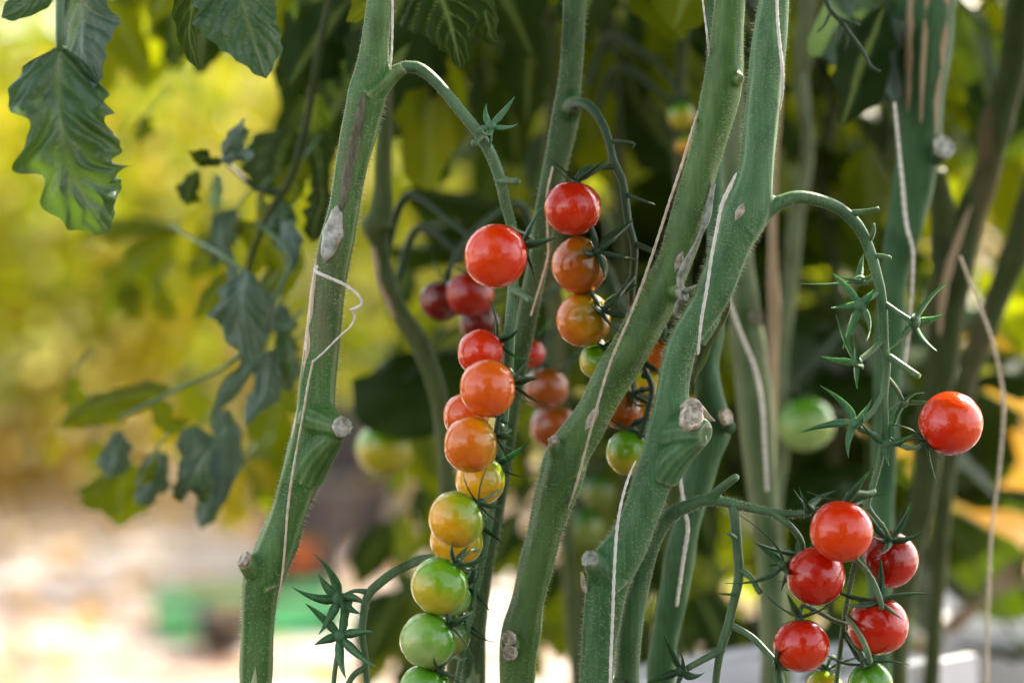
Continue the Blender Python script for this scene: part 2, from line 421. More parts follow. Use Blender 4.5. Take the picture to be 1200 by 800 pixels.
SEP = [sepal_mesh('sepal_mesh', L, .0015, c, s, 0) for L, c, s in ((.015, .35, .1), (.0125, -.15, -.15), (.014, .75, .0), (.0115, .1, .25), (.016, -.35, .05), (.013, .55, -.2))]
def calyx_core():
    G = Geo(); G.tube([(0, 0, -.0009, .0016), (0, 0, .0004, .0021), (0, 0, .0018, .0014), (0, 0, .003, .0011)], 10, .001); return G.mesh('calyx_mesh')
CORE = calyx_core()
TOM = {}
def tomato(key, px, py, r_, Y, dr, kind, label, group=None, shape=None, sm='sepal', sc_=1.0, detail=True, cat='tomato'):
    c = at(px, py, Y); rr = rad(r_, Y); d = Vector(dr).normalized()
    root = empty('cherry_tomato', label, cat, c, group)
    q = d.to_track_quat('Z', 'Y'); spin = Quaternion((0, 0, 1), rnd.uniform(0, 6.28))
    f = link('fruit', FM[shape if shape is not None else rnd.choice((0, 1, 1, 2))], T[kind], root)
    f.rotation_mode = 'QUATERNION'; f.rotation_quaternion = q @ spin; f.scale = (rr * rnd.uniform(.96, 1.03), rr * rnd.uniform(.96, 1.03), rr * rnd.uniform(.95, 1.02))
    top = d * rr * .885
    if detail:
        k = link('calyx', CORE, M[sm], root); k.rotation_mode = 'QUATERNION'; k.rotation_quaternion = q @ spin; k.location = top; 
        for i in range(5):
            s_ = link('sepal', SEP[rnd.randrange(6)], M[sm], k)
            s_.rotation_euler = (rnd.uniform(-.25, .25), rnd.uniform(-.55, .1), 2 * math.pi * (i + rnd.uniform(-.18, .18)) / 5); s_.scale = (sc_,) * 3
            s_.location = (0, 0, .0006)
    TOM[key] = (c + d * rr * .885 + d * .002, d)
    return root

def stalk(P, n=10, ridge=.06, step=.003, seed=0): G = Geo(); G.tube(P, n, step, ridge, 3, 30, .08, seed=seed); return G
def pxpath(L, kr=.5):
    """(px,py,width_px,Y) -> (x,y,z,r)"""
    return [(*at(a, b, Y), rad(w_ * kr, Y)) for a, b, w_, Y in L]
def remesh(o, vox=.0007, it=4):
    m = o.modifiers.new('join', 'REMESH'); m.mode = 'VOXEL'; m.voxel_size = vox; m.use_smooth_shade = True
    if it: s = o.modifiers.new('soften', 'SMOOTH'); s.iterations = it; s.factor = .6
def hairs(pts, D, F, count, seed, L=(.0007, .0018), root=None, name='stem_hair_fuzz', w_=.00005, ymax=None):
    r = random.Random(seed); G = Geo(); m = len(pts)
    for q in range(count):
        i = r.randrange(m - 1); th = r.uniform(0, 6.283); t, a, c = F[i]
        if a.y < -.2 and math.cos(th) < -.3: continue         # far side, never seen
        d = (a * math.cos(th) + c * math.sin(th)); p = pts[i].lerp(pts[i + 1], r.random()) + d * D[i][3] * .9
        l = r.uniform(*L) + D[i][3] * .1; e = (d + t * r.uniform(-.3, .5) + d.cross(t) * r.uniform(-.3, .3)).normalized()
        s = e.cross(t).normalized() * w_; u = e.cross(s).normalized() * w_
        b = len(G.v); G.v += [p + s, p - s * .5 + u, p - s * .5 - u, p + e * l]
        G.f += [(b, b + 1, b + 3), (b + 1, b + 2, b + 3), (b + 2, b, b + 3)]
    o = link(name, G.mesh(name, False), M['hair'], kind='stuff'); put(o, root); return o

def pedicel(root, truss_pt, fruit_key, mat, w0=2.6, w1=3.4, bend=.4, knuckle=.55, end=None, dend=None):
    """stalk from a truss point to a fruit, with the swollen knuckle"""
    if fruit_key: e, d = TOM[fruit_key]
    else: e, d = end, dend
    a = truss_pt; L = (e - a).length
    p1 = e + d * L * .33; Ym = a.y
    r0 = rad(w0 * .5, Ym); P = []
    for t in (0, .2, .4, .5, .56, .62, .8, 1):
        # bezier
        c0 = a; c1 = a.lerp(e, .35) + Vector((0, 0, -bend * L * .15)); c2 = p1; c3 = e
        q = c0 * (1 - t) ** 3 + c1 * 3 * t * (1 - t) ** 2 + c2 * 3 * t * t * (1 - t) + c3 * t ** 3
        k = 1.45 if abs(t - knuckle) < .04 else 1
        P.append((*q, r0 * k * (1.35 if t == 0 else 1)))
    G = Geo(); G.tube(P, 8, .0018, .04); o = link('pedicel', G.mesh('pedicel'), mat); 
    put_sub(o, root); return o
def put_sub(o, part):
    """sub-part with a world-coordinate mesh; its part sits at the world origin, so no offset is needed"""
    o.parent = part; o.matrix_parent_inverse = Matrix.Identity(4); return o
def star(part, c, d, mat, size=1.0, n=5, seed=0, name='empty_calyx', curl=(.1, .8)):
    """an empty calyx left on the truss: a small hub with five pointed sepals (one mesh)"""
    r = random.Random(seed); G = Geo(); d = Vector(d).normalized()
    a0 = d.orthogonal().normalized(); size *= .88
    G.tube([(*(c - d * .002), .0008 * size), (*c, .0021 * size), (*(c + d * .0014 * size), .0013 * size)], 8, .001)
    ph = r.uniform(0, 6)
    for i in range(n):
        e = Quaternion(d, ph + 2 * math.pi * (i + r.uniform(-.2, .2)) / n) @ a0
        G.blade(c + e * .0008, (e + d * r.uniform(-.1, .5)).normalized(), d, .0125 * size * r.uniform(.55, 1.35), .0015 * size, r.uniform(*curl) + r.uniform(-.5, .7), r.uniform(-.55, .55), th=.0007)
    o = link(name, G.mesh(name), mat); put_sub(o, part); return o

def twine(L, mat, label, w_=3.6, tail=None):
    G = Geo()
    G.tube(pxpath([(a, b, (w_ if c is None else c) * (.66 if Y < 1.02 else .85), Y) for a, b, c, Y in L]), 10, .0012, .22, 2, 1500, .12)
    o = link('support_twine', G.mesh('support_twine'), mat); tag(o, label, 'twine', 'support twines along the stems'); return o

def scar_disc(root, px, py, Y, rpx, d, ring=True, mat='scar', seed=0, name='leaf_scar', sy=1.0, th=.0012):
    """a cut or torn stub end: ragged raised rim round a sunken dry face"""
    r = random.Random(seed); c = at(px, py, Y); d = Vector(d).normalized(); a = d.orthogonal().normalized(); b_ = d.cross(a)
    R0 = rad(rpx, Y); G = Geo(); n = 26
    rings = [(0, .1), (.25, .35), (.35, .15), (.62, .2), (.72, -.15), (.86, .5), (1.0, .55), (1.08, -.2), (1.0, -1.6)]
    ang = [1 + .12 * r.uniform(-1, 1) for _ in range(n)]
    for (q, h) in rings:
        for k in range(n):
            t = 2 * math.pi * k / n; jit = ang[k] if q > .5 else 1
            G.v.append(c + (a * math.cos(t) + b_ * math.sin(t) * sy) * (R0 * q * jit) + d * th * (h + (r.uniform(-.2, .2) if q > .3 else 0)))
    for i in range(len(rings) - 1):
        for k in range(n): k2 = (k + 1) % n; G.f.append((i * n + k, i * n + k2, (i + 1) * n + k2, (i + 1) * n + k))
    o = link(name, G.mesh(name), M[mat]); put(o, root); return o

def surf_strip(root, st, i0, i1, th0, th1, lift, mat, name, seed=0, ragged=.3, n=10):
    """a patch lying on a stem's surface (scar film), ragged outline, real thickness"""
    pts, D, F = st; r = random.Random(seed); G = Geo(); m = max(3, i1 - i0)
    for i in range(m + 1):
        ii = min(i0 + i, len(pts) - 1); p, d, (t, a, c) = pts[ii], D[ii], F[ii]
        u = i / m; wdt = (math.sin(math.pi * u) ** .5) if 0 < u < 1 else .0
        wdt *= 1 + ragged * noise.noise(Vector((u * 9, seed, 0)))
        mid_ = (th0 + th1) / 2; hw = (th1 - th0) / 2 * wdt
        for k in range(n + 1):
            v = k / n * 2 - 1; th = mid_ + v * hw
            l = lift * (1 - abs(v) ** 4) * (1 + .7 * noise.noise(Vector((u * 14, v * 3, seed)))) - (.0004 if abs(v) > .99 or wdt == 0 else 0)
            G.v.append(p + (a * math.cos(th) + c * math.sin(th)) * (d[3] * 1.0 + l))
    for i in range(m):
        for k in range(n): a = i * (n + 1) + k; G.f.append((a, a + 1, a + n + 2, a + n + 1))
    o = link(name, G.mesh(name), M[mat]); put(o, root); return o

# ------------------------------------------------------------------ the near plants
def idx(st, py):
    """index of the ring whose centre shows nearest picture row py"""
    pts = st[0]; best = min(range(len(pts)), key=lambda i: abs((-(((pts[i].z - H) * math.cos(PITCH) + pts[i].y * math.sin(PITCH)) / (pts[i].y * math.cos(PITCH) - (pts[i].z - H) * math.sin(PITCH)))) * K + 400 - py))
    return best
def plant(label, path, mat, group=None, name='tomato_plant', extra=None, vox=.0006, n=56, ridge=.07, lob=3, tw=14, fuzz=0, seed=0,
          up=((.01, 0, 1.4), (.03, .02, 1.95)), down=True, mats=None, rough=.10, kr=.5):
    P = pxpath(path, kr); top = P[0]; bot = P[-1]
    base = (bot[0], bot[1] + .04, 0.0)
    root = empty(name, label, 'plant', base, group)
    G = Geo(); st = G.tube(P, n, .003, ridge, lob, tw, rough, seed=seed)
    for ex in (extra or []):
        G.tube(pxpath(ex), 14, .002, .03)
    o = link('stem', G.mesh('stem'), M[mat]); put(o, root)
    if vox: remesh(o, vox)
    if up:
        U = Geo(); U.tube([(*Vector(P[1][:3]), P[1][3] * .8), (*Vector(top[:3]), top[3] * .97)] + [(top[0] + a, top[1] + b, z, top[3] * (.9 - .2 * i)) for i, (a, b, z) in enumerate(up)], 12, .03, .05)
        put(link('upper_stem', U.mesh('upper_stem'), M[mat]), root)
    if down:
        U = Geo(); U.tube([(*P[-2][:3], P[-2][3] * .8), (*bot[:3], bot[3] * .97), (bot[0], bot[1] + .02, bot[2] * .5, bot[3]), (*base, bot[3] * 1.1)], 12, .03, .05)
        put(link('lower_stem', U.mesh('lower_stem'), M[mat]), root)
    if fuzz: hairs(*st, fuzz, seed + 3, root=root)
    return root, st
def y_(L, Y): return [(a, b, c, Y) for a, b, c in L]

# leftmost near stem, with a fruit stalk arching right from it
A1 = y_([(449, -45, 30), (447, 0, 30), (441, 45, 33), (438, 80, 40), (432, 110, 46), (423, 150, 43), (412, 200, 38), (403, 250, 38), (392, 300, 42), (384, 350, 41), (379, 400, 42),
         (373, 450, 43), (371, 485, 47), (364, 520, 50), (354, 555, 48), (339, 600, 44), (325, 640, 49), (310, 675, 48), (305, 700, 43), (302, 750, 40), (299, 830, 39)], .93)
pl1, st1 = plant('leftmost sharp stem with a pale knot and a curl of twine', A1, 'stem_left', ridge=.09, fuzz=8000, seed=1,
    extra=[y_([(432, 112, 34), (448, 98, 27), (462, 86, 19), (474, 79, 15)], .928),
           [(364, 488, 46, .93), (378, 494, 44, .926), (391, 499, 33, .921), (399, 501, 25, .918), (401, 501, 23, .917)],
           [(356, 560, 47, .93), (369, 536, 45, .928), (384, 518, 36, .924), (396, 507, 22, .920)],
           [(316, 690, 44, .93), (308, 674, 40, .93), (297, 665, 32, .927), (290, 660, 24, .924), (286, 657, 18, .922)]])
scar_disc(pl1, 402, 500, .9155, 11.5, (.55, -.8, .25), mat='scar_pale', seed=3)
scar_disc(pl1, 285, 654, .919, 10, (-.75, -.25, .62), seed=4, sy=.7)
i = idx(st1, 108); j = idx(st1, 248)
surf_strip(pl1, st1, i, j, R(-14), R(30), .0003, 'scar_brown', 'bark_scar', 2)
surf_strip(pl1, st1, idx(st1, 244), idx(st1, 306), R(-15), R(62), .0013, 'scar_pale', 'pale_film_scar', 5, .4)
surf_strip(pl1, st1, idx(st1, 300), idx(st1, 520), R(48), R(84), .0004, 'twine_tan', 'dry_strip', 8, .5, 8)
surf_strip(pl1, st1, idx(st1, 530), idx(st1, 585), R(-75), R(-50), .0004, 'scar_brown', 'bark_scar', 9, .5, 8)
# truss of the long hanging cluster
t1p = [(470, 80, 15, .928), (488, 79, 14, .928), (510, 95, 13.5, .926), (538, 128, 13.5, .925), (562, 158, 14, .925), (577, 185, 14.5, .926), (586, 210, 13.5, .927), (593, 240, 12.5, .93), (599, 262, 12.5, .934),
       (603, 300, 12, .936), (601, 345, 13, .936), (597, 390, 13, .935), (596, 430, 12, .935), (592, 470, 11, .935), (588, 510, 11, .935), (582, 555, 10, .935), (575, 600, 9.5, .934), (566, 650, 9, .933), (556, 700, 8, .932), (545, 750, 7, .93), (535, 800, 6.5, .93), (528, 840, 5, .93)]
G = Geo(); st_t1 = G.tube(pxpath(t1p), 14, .0025, .06, 3, 20, .1)
truss1 = put(link('fruit_truss', G.mesh('fruit_truss'), M['truss']), pl1)
hairs(*st_t1, 1500, 11, (.0004, .001), pl1)
def tp(L, px_or_py, Y=None):
    best = min(L, key=lambda q: abs(q[1] - px_or_py)); return at(best[0], px_or_py, best[3])
C1 = [('a1', 581, 300, 38.5, .900, (.75, .35, .30), 'bright', 'large bright red tomato at the top of the long hanging cluster'),
      ('a2', 563, 413, 28, .926, (.7, .5, .45), 'red', 'small red tomato tucked behind the upper orange one of the long cluster'),
      ('a3', 571.5, 455, 34, .900, (.8, .35, .1), 'orange', 'orange red tomato in the middle of the long cluster, below the red ones'),
      ('a4', 546, 487, 28, .925, (.7, .5, .3), 'orange', 'dusky orange tomato half hidden behind two others in the long cluster'),
      ('a5', 551.5, 521, 33.5, .900, (.82, .3, .25), 'turning', 'amber tomato just above the green ones of the long cluster'),
      ('a6', 563, 563, 30, .924, (.6, .5, .5), 'yellow', 'yellow green tomato half hidden beneath the amber one'),
      ('a7', 535, 608, 34, .898, (.8, .05, .55), 'yellow', 'green tomato flushed yellow orange on its left, topmost of the front green ones'),
      ('a8', 535, 633, 32, .926, (.6, .5, .5), 'yellow', 'yellow green tomato mostly hidden behind the yellow flushed one'),
      ('a9', 515, 686, 34, .898, (.62, -.05, .75), 'limeyellow', 'shiny lime green tomato with a yellow base on the long cluster'),
      ('a10', 531, 700, 22, .93, (.6, .5, .5), 'green', 'small green tomato peeking out behind the shiny lime one'),
      ('a11', 501, 750, 33, .898, (.75, .1, .5), 'green', 'pale green tomato second from the bottom of the long cluster'),
      ('a12', 498, 808, 31, .900, (.6, -.1, .8), 'green', 'green tomato cut off by the bottom edge under the pale green one'),
      ('a13', 528, 745, 24, .932, (.6, .5, .5), 'darkgreen', 'dark green tomato hidden behind the pale green one near the bottom')]
for k in C1: tomato(*k, 'tomatoes of the long hanging cluster', sc_=1.12)
for k, py in (('a1', 262), ('a2', 385), ('a3', 430), ('a4', 462), ('a5', 495), ('a6', 530), ('a7', 570), ('a8', 610), ('a9', 640), ('a10', 680), ('a11', 712), ('a13', 720), ('a12', 770)):
    pedicel(truss1, tp(t1p, py), k, M['truss'], 3.4, 2.4)
star(truss1, at(575, 148, .921), (.05, -.6, .6), M['sepal_blue'], 1.25, 5, 4)
pedicel(truss1, at(572, 178, .925), None, M['truss'], 3.2, 3, end=at(575, 152, .921), dend=Vector((.3, 0, -.9)))
for a, b in (((586, 211, .927), (606, 213, .92)), ((604, 340, .935), (622, 352, .925)), ((563, 160, .925), (556, 168, .915))):
    G = Geo(); p, q = at(*a), at(*b); G.tube([(*p, .0022), (*p.lerp(q, .6), .0012), (*q, .0015), (*(q + Vector((0, 0, -.0012))), .001)], 8, .001); put_sub(link('stub', G.mesh('stub'), M['truss']), truss1)

# long diagonal stem
A3 = y_([(857, -45, 35), (855, 0, 35), (851, 50, 40), (847, 95, 45), (841, 125, 43), (835, 150, 40), (821, 200, 38), (808, 250, 42), (793, 300, 40), (775, 340, 44), (760, 370, 46), (744, 400, 45),
         (714, 450, 42), (690, 495, 41), (667, 530, 50), (658, 560, 52), (645, 600, 45), (632, 650, 41), (620, 700, 40), (612, 740, 45), (608, 770, 43), (606, 830, 38)], .94)
pl3, st3 = plant('long green stem slanting from the top right to the bottom middle', A3, 'stem', ridge=.09, fuzz=9500, seed=5,
    extra=[[(845, 100, 34, .94), (858, 92, 24, .937), (868, 94, 14, .934)],
           [(664, 552, 50, .94), (659, 536, 40, .938), (653, 525, 24, .936), (649, 517, 14, .934)],
           [(780, 340, 40, .94), (795, 342, 20, .934), (799, 345, 10, .932)],
           [(610, 755, 40, .94), (596, 752, 26, .934)]], up=((.01, .0, 1.4), (.0, .03, 1.9)))
scar_disc(pl3, 648, 514, .933, 6, (-.4, -.2, .9), seed=6)
scar_disc(pl3, 596, 748, .929, 8, (-.5, -.8, .1), seed=7); scar_disc(pl3, 597, 765, .930, 8.5, (-.4, -.9, -.1), seed=8)
scar_disc(pl3, 801, 344, .930, 8, (.8, -.5, .2), mat='scar_pale', seed=12)
surf_strip(pl3, st3, idx(st3, 475), idx(st3, 505), R(-15), R(18), .0004, 'scar', 'leaf_scar', 15, .6)
surf_strip(pl3, st3, idx(st3, 296), idx(st3, 318), R(-25), R(5), .0004, 'scar', 'leaf_scar', 16, .6)
def shred(root, L, mat='scar_pale', flat=.35): G = Geo(); G.tube(pxpath(L), 8, .001, .25, 2, 300, .5, flat=flat); put(link('torn_skin', G.mesh('torn_skin'), M[mat]), root)
shred(pl3, [(800, 345, 8, .932), (806, 340, 7, .928), (812, 337, 4, .925), (819, 333, 1, .922)]); shred(pl3, [(799, 350, 9, .932), (794, 356, 7, .931), (791, 366, 5, .932), (794, 372, 2, .934)])
shred(pl3, [(797, 340, 8, .933), (797, 325, 9, .932), (804, 308, 7, .932), (813, 290, 5, .932), (819, 278, 5, .932), (828, 258, 7, .934), (832, 235, 9, .936), (836, 215, 7, .936)])

# right near stem, forked with the thick stalk at its foot
A4 = y_([(910, -45, 35), (907, 0, 36), (901, 50, 41), (896, 100, 42), (891, 150, 42), (886, 200, 44), (877, 240, 55), (866, 262, 56), (852, 300, 48), (832, 350, 43), (801, 400, 38), (789, 450, 38), (786, 485, 46), (779, 515, 50), (769, 545, 46),
         (751, 600, 46), (733, 640, 52), (718, 662, 56), (710, 690, 50), (706, 720, 45), (701, 760, 42), (696, 830, 41)], .92)
pl4, st4 = plant('thick stem right of centre with a torn scar and arching fruit stalk', A4, 'stem_blue', ridge=.05, fuzz=9500, seed=9,
    extra=[[(872, 262, 52, .92), (893, 248, 30, .92), (912, 238, 19, .92), (930, 233, 15, .92)],
           [(786, 512, 54, .92), (800, 508, 52, .917), (814, 506, 42, .912), (824, 507, 32, .909), (828, 508, 26, .908)],
           [(774, 556, 48, .92), (790, 534, 44, .917), (808, 519, 34, .913), (822, 511, 24, .909)],
           [(718, 680, 54, .92), (708, 668, 44, .917), (698, 660, 30, .913), (692, 655, 20, .91)],
           [(815, 400, 26, .922), (830, 375, 28, .924), (842, 358, 20, .927)]])
scar_disc(pl4, 690, 654, .909, 9.5, (-.6, -.6, .5), seed=20, mat='scar_pale'); 
scar_disc(pl4, 811, 488, .9045, 18, (.30, -.72, .62), seed=21, sy=.7, th=.0016)
shred(pl4, [(800, 480, 14, .911), (812, 470, 10, .909), (822, 480, 9, .909), (832, 490, 6, .909), (838, 493, 1, .91)], 'scar')
shred(pl4, [(790, 508, 2, .91), (803, 505, 7, .908), (820, 500, 6, .907), (834, 501, 3, .907)], 'scar')
shred(pl4, [(825, 510, 6, .908), (826, 518, 5, .909), (816, 523, 3, .91)], 'scar')
shred(pl4, [(682, 670, 5, .912), (684, 685, 7, .914), (687, 694, 3, .915)], 'scar')
surf_strip(pl4, st4, idx(st4, 238), idx(st4, 250), R(5), R(28), .0005, 'scar', 'leaf_scar', 26, .3)
# torn web of skin on its right side under the fork
shred(pl4, [(853, 335, 6, .924), (849, 360, 14, .924), (838, 385, 18, .924), (824, 408, 14, .924), (815, 430, 10, .923), (811, 450, 5, .922)], 'stem_olive', .5)
# arching truss
t3p = [(915, 237, 17, .92), (935, 231, 15.5, .92), (958, 234, 14.5, .921), (982, 243, 14, .922), (1000, 258, 14.5, .923), (1012, 275, 13.5, .924), (1021, 298, 13.5, .925), (1027, 320, 12.5, .925), (1032, 340, 11.5, .926), (1035, 365, 11, .926), (1036, 400, 10.5, .926),
       (1039, 430, 10, .926), (1036, 465, 9.5, .926), (1037, 500, 9, .926), (1033, 530, 8.5, .926), (1024, 565, 8, .926), (1015, 595, 7.5, .926), (1006, 640, 7, .93), (997, 680, 6.5, .932), (990, 720, 6, .932), (985, 760, 6, .93), (980, 800, 6, .93), (978, 830, 5, .93)]
G = Geo(); st_t3 = G.tube(pxpath(t3p), 14, .0025, .07, 3, 25, .12)
truss3 = put(link('fruit_truss', G.mesh('fruit_truss'), M['truss']), pl4)
hairs(*st_t3, 1300, 12, (.0003, .0008), pl4)
def branch(part, L, mat, n=8, name='pedicel'): G = Geo(); G.tube(pxpath(L), n, .0018, .05, 3, 20, .1); return put_sub(link(name, G.mesh(name), mat), part)
branch(truss3, [(1000, 250, 9, .922), (1012, 248, 6, .92), (1030, 244, 3.5, .918)], M['truss'], name='stub')
branch(truss3, [(1020, 280, 7, .923), (1024, 270, 5, .92), (1024, 262, 2.5, .919)], M['truss'], name='stub')
branch(truss3, [(1026, 300, 7, .924), (1036, 300, 5, .92), (1044, 302, 4, .918)], M['truss'], name='stub')
# emptied calyxes along the arch
branch(truss3, [(1028, 325, 7, .926), (1016, 332, 6, .93), (1008, 330, 5, .934)], M['truss']); star(truss3, at(1007, 329, .934), (-.4, -.1, .8), M['sepal_blue'], 1.5, 4, 72, curl=(-.2, .6))
branch(truss3, [(1038, 440, 6, .926), (1050, 455, 6, .93), (1058, 470, 5, .932)], M['truss']); star(truss3, at(1059, 472, .932), (.3, -.6, -.6), M['sepal_blue'], 1.2, 4, 74, curl=(-.2, .6))
star(truss3, at(1040, 520, .922), (-.2, -.6, .1), M['sepal_blue'], 1.2, 4, 76)
branch(truss3, [(1030, 342, 7, .926), (1018, 350, 6.5, .922), (1010, 356, 6, .919)], M['truss']); star(truss3, at(1008, 357, .918), (-.5, -.5, -.1), M['sepal_blue'], 1.5, 5, 2)
branch(truss3, [(1036, 355, 7, .926), (1052, 366, 6.5, .922), (1068, 376, 6.5, .918)], M['truss']); star(truss3, at(1071, 378, .917), (.7, -.6, -.1), M['sepal_blue'], 1.6, 5, 7)
branch(truss3, [(1036, 398, 7, .926), (1020, 412, 7, .922), (1007, 422, 7, .918)], M['truss']); star(truss3, at(1004, 424, .917), (-.7, -.4, -.3), M['sepal_blue'], 1.35, 5, 9)
branch(truss3, [(1042, 418, 9, .925), (1060, 430, 8, .92), (1077, 441, 7.5, .915)], M['truss'], name='stub')
branch(truss3, [(1036, 460, 7, .926), (1020, 485, 7, .922), (1005, 496, 8, .919)], M['truss']); star(truss3, at(1002, 496, .918), (-.5, -.6, .4), M['sepal_blue'], 1.45, 5, 12)
branch(truss3, [(1034, 515, 7, .926), (1020, 508, 7, .923), (1006, 502, 7, .92)], M['truss'])
C3 = [('c1', 1114, 496, 38, .915, (-.75, .1, -.6), 'bright', 'lone bright red tomato sticking out to the right of the arching truss'),
      ('c2', 986, 622, 37, .900, (.2, .55, .85), 'bright', 'topmost red tomato of the lower right bunch'),
      ('c3', 1043, 655, 35, .935, (-.15, -.62, .75), 'deep', 'dark red tomato at the right of the lower right bunch under a dark calyx'),
      ('c4', 956, 675, 35, .912, (-.1, .9, .2), 'deep', 'deep red tomato at the left, directly under the topmost of its bunch'),
      ('c5', 1029, 733, 35, .92, (-.05, -.35, .92), 'red', 'red tomato low at the right with a fringe of sepals on top'),
      ('c6', 939, 756, 34, .912, (-.05, .15, .95), 'red', 'lowest left red tomato of the lower right bunch'),
      ('c7', 1020, 800, 26, .92, (-.3, -.2, .9), 'green', 'green tomato at the bottom edge below the red bunch'),
      ('c8', 966, 806, 22, .95, (.2, .4, .9), 'yellow', 'yellow green tomato at the bottom edge between the red ones')]
for k in C3: tomato(*k, 'tomatoes of the lower right bunch', sc_=1.25)
TOM['c4'] = (at(940, 650, .93), Vector((-.5, .5, .6)).normalized())
for k, py, w0 in (('c1', 510, 4), ('c2', 575, 4), ('c3', 590, 4), ('c5', 648, 4), ('c6', 730, 4), ('c7', 740, 4), ('c8', 770, 3)): pedicel(truss3, tp(t3p, py), k, M['truss'], w0 + 1.6, 3, bend=1.1 if k == 'c1' else .3)
# the loose stalk crossing between the fruit of the bunch
branch(truss3, [(1003, 655, 6, .915), (1020, 675, 6.5, .905), (1031, 700, 7, .90), (1033, 712, 6, .902)], M['truss'])
branch(truss3, [(993, 722, 6, .92), (1010, 748, 6.5, .895), (1017, 765, 7, .89), (1020, 775, 6, .90)], M['truss'])
# second fork of the plant: a dark stalk from the foot, with its own truss crossing right
pB = [(733, 840, 32, .938), (734, 800, 31, .938), (737, 750, 30, .938), (744, 700, 29, .938), (755, 655, 26, .938), (768, 625, 22, .936), (784, 604, 19, .934), (805, 593, 16, .932), (830, 585, 14.5, .93), (850, 588, 12.5, .929), (875, 594, 11.5, .928), (905, 600, 10.5, .926), (930, 602, 9.5, .924), (950, 600, 8, .922)]
G = Geo(); st_b = G.tube(pxpath(pB), 16, .003, .05, 3, 10, .08); G.tube(pxpath([(832, 584, 13, .93), (845, 572, 11, .926), (858, 562, 10.5, .92), (864, 558, 9.5, .918)]), 12, .002, .04)
trussB = put(link('side_shoot', G.mesh('side_shoot'), M['truss']), pl4); remesh(trussB, .0007, 2)
U = Geo(); U.tube([(*at(734, 810, .938), .004), (*at(733, 840, .938), .0051), (*at(725, 1000, .94), .0055), (*Vector(pl4.location) , .006)], 12, .03); put(link('lower_stem', U.mesh('lower_stem'), M['truss']), pl4)
hairs(*st_b, 1800, 13, (.0005, .0011), pl4)
tB = [(858, 588, 11, .929), (861, 605, 13, .928), (864, 640, 12, .927), (866, 675, 11.5, .926), (860, 705, 11, .926), (853, 735, 11.5, .926), (845, 760, 10, .926), (840, 790, 9, .926), (836, 830, 8, .926)]
branch(trussB, tB, M['truss'], 12, 'fruit_truss')
branch(trussB, [(868, 668, 9, .926), (880, 676, 7.5, .922), (888, 690, 7, .919), (891, 695, 6, .918)], M['truss'], name='stub')
branch(trussB, [(862, 630, 5, .925), (856, 626, 5, .921), (852, 625, 3, .92)], M['truss'], name='stub'); branch(trussB, [(862, 696, 4, .925), (852, 696, 3, .921), (842, 695, 2, .919)], M['truss'], name='stub')
branch(trussB, [(856, 732, 9, .926), (880, 745, 8, .924), (900, 765, 8, .920), (912, 778, 7, .917)], M['truss']); star(trussB, at(912, 778, .916), (.6, -.6, -.2), M['sepal_blue'], 1.7, 5, 21)
branch(trussB, [(848, 760, 9, .926), (825, 772, 8.5, .923), (805, 783, 8, .92)], M['truss']); star(trussB, at(798, 786, .919), (-.6, -.5, .1), M['sepal'], 1.4, 5, 23)
branch(trussB, [(905, 600, 9, .926), (925, 615, 8, .922), (938, 632, 8, .925), (941, 648, 7, .93)], M['truss']); star(trussB, at(939, 650, .929), (-.1, -.3, .6), M['sepal'], 1.5, 5, 30, curl=(-.4, .5))
star(trussB, at(948, 596, .921), (.4, -.2, .8), M['sepal'], 1.3, 5, 33, curl=(-.3, .3))
star(trussB, at(918, 662, .914), (-.7, -.3, .2), M['sepal'], 1.3, 4, 36)

# stem behind the two fruit clusters
A2 = [(674, -45, 29, .985), (674, 0, 28, .985), (672, 50, 28, .985), (668, 100, 31, .985), (661, 150, 33, .985), (650, 200, 31, .985), (640, 250, 28, .985), (632, 300, 26, .985), (622, 350, 27, .985), (612, 400, 26, .985), (602, 450, 26, .985),
      (590, 520, 28, .985), (578, 600, 28, .985), (563, 680, 28, .985), (556, 740, 30, .985), (553, 830, 32, .985)]
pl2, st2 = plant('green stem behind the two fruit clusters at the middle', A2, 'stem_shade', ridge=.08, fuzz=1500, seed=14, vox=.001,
    extra=[[(666, 128, 32, .985), (676, 122, 18, .975), (686, 124, 14, .968)]])
t2p = [(672, 124, 15, .975), (684, 122, 13, .968), (697, 131, 11, .962), (707, 148, 10.5, .96), (714, 168, 10, .958), (719, 190, 10, .957), (729, 212, 9.5, .956), (733, 240, 9.5, .956), (737, 265, 9, .956), (743, 290, 9.5, .956), (742, 320, 9, .957), (740, 350, 8.5, .958), (745, 390, 8, .96), (755, 430, 7.5, .962), (764, 455, 7.5, .963), (757, 490, 7, .963), (748, 520, 6, .963)]
G = Geo(); G.tube(pxpath(t2p), 12, .0025, .07, 3, 25, .12); truss2 = put(link('fruit_truss', G.mesh('fruit_truss'), M['truss_dark']), pl2)
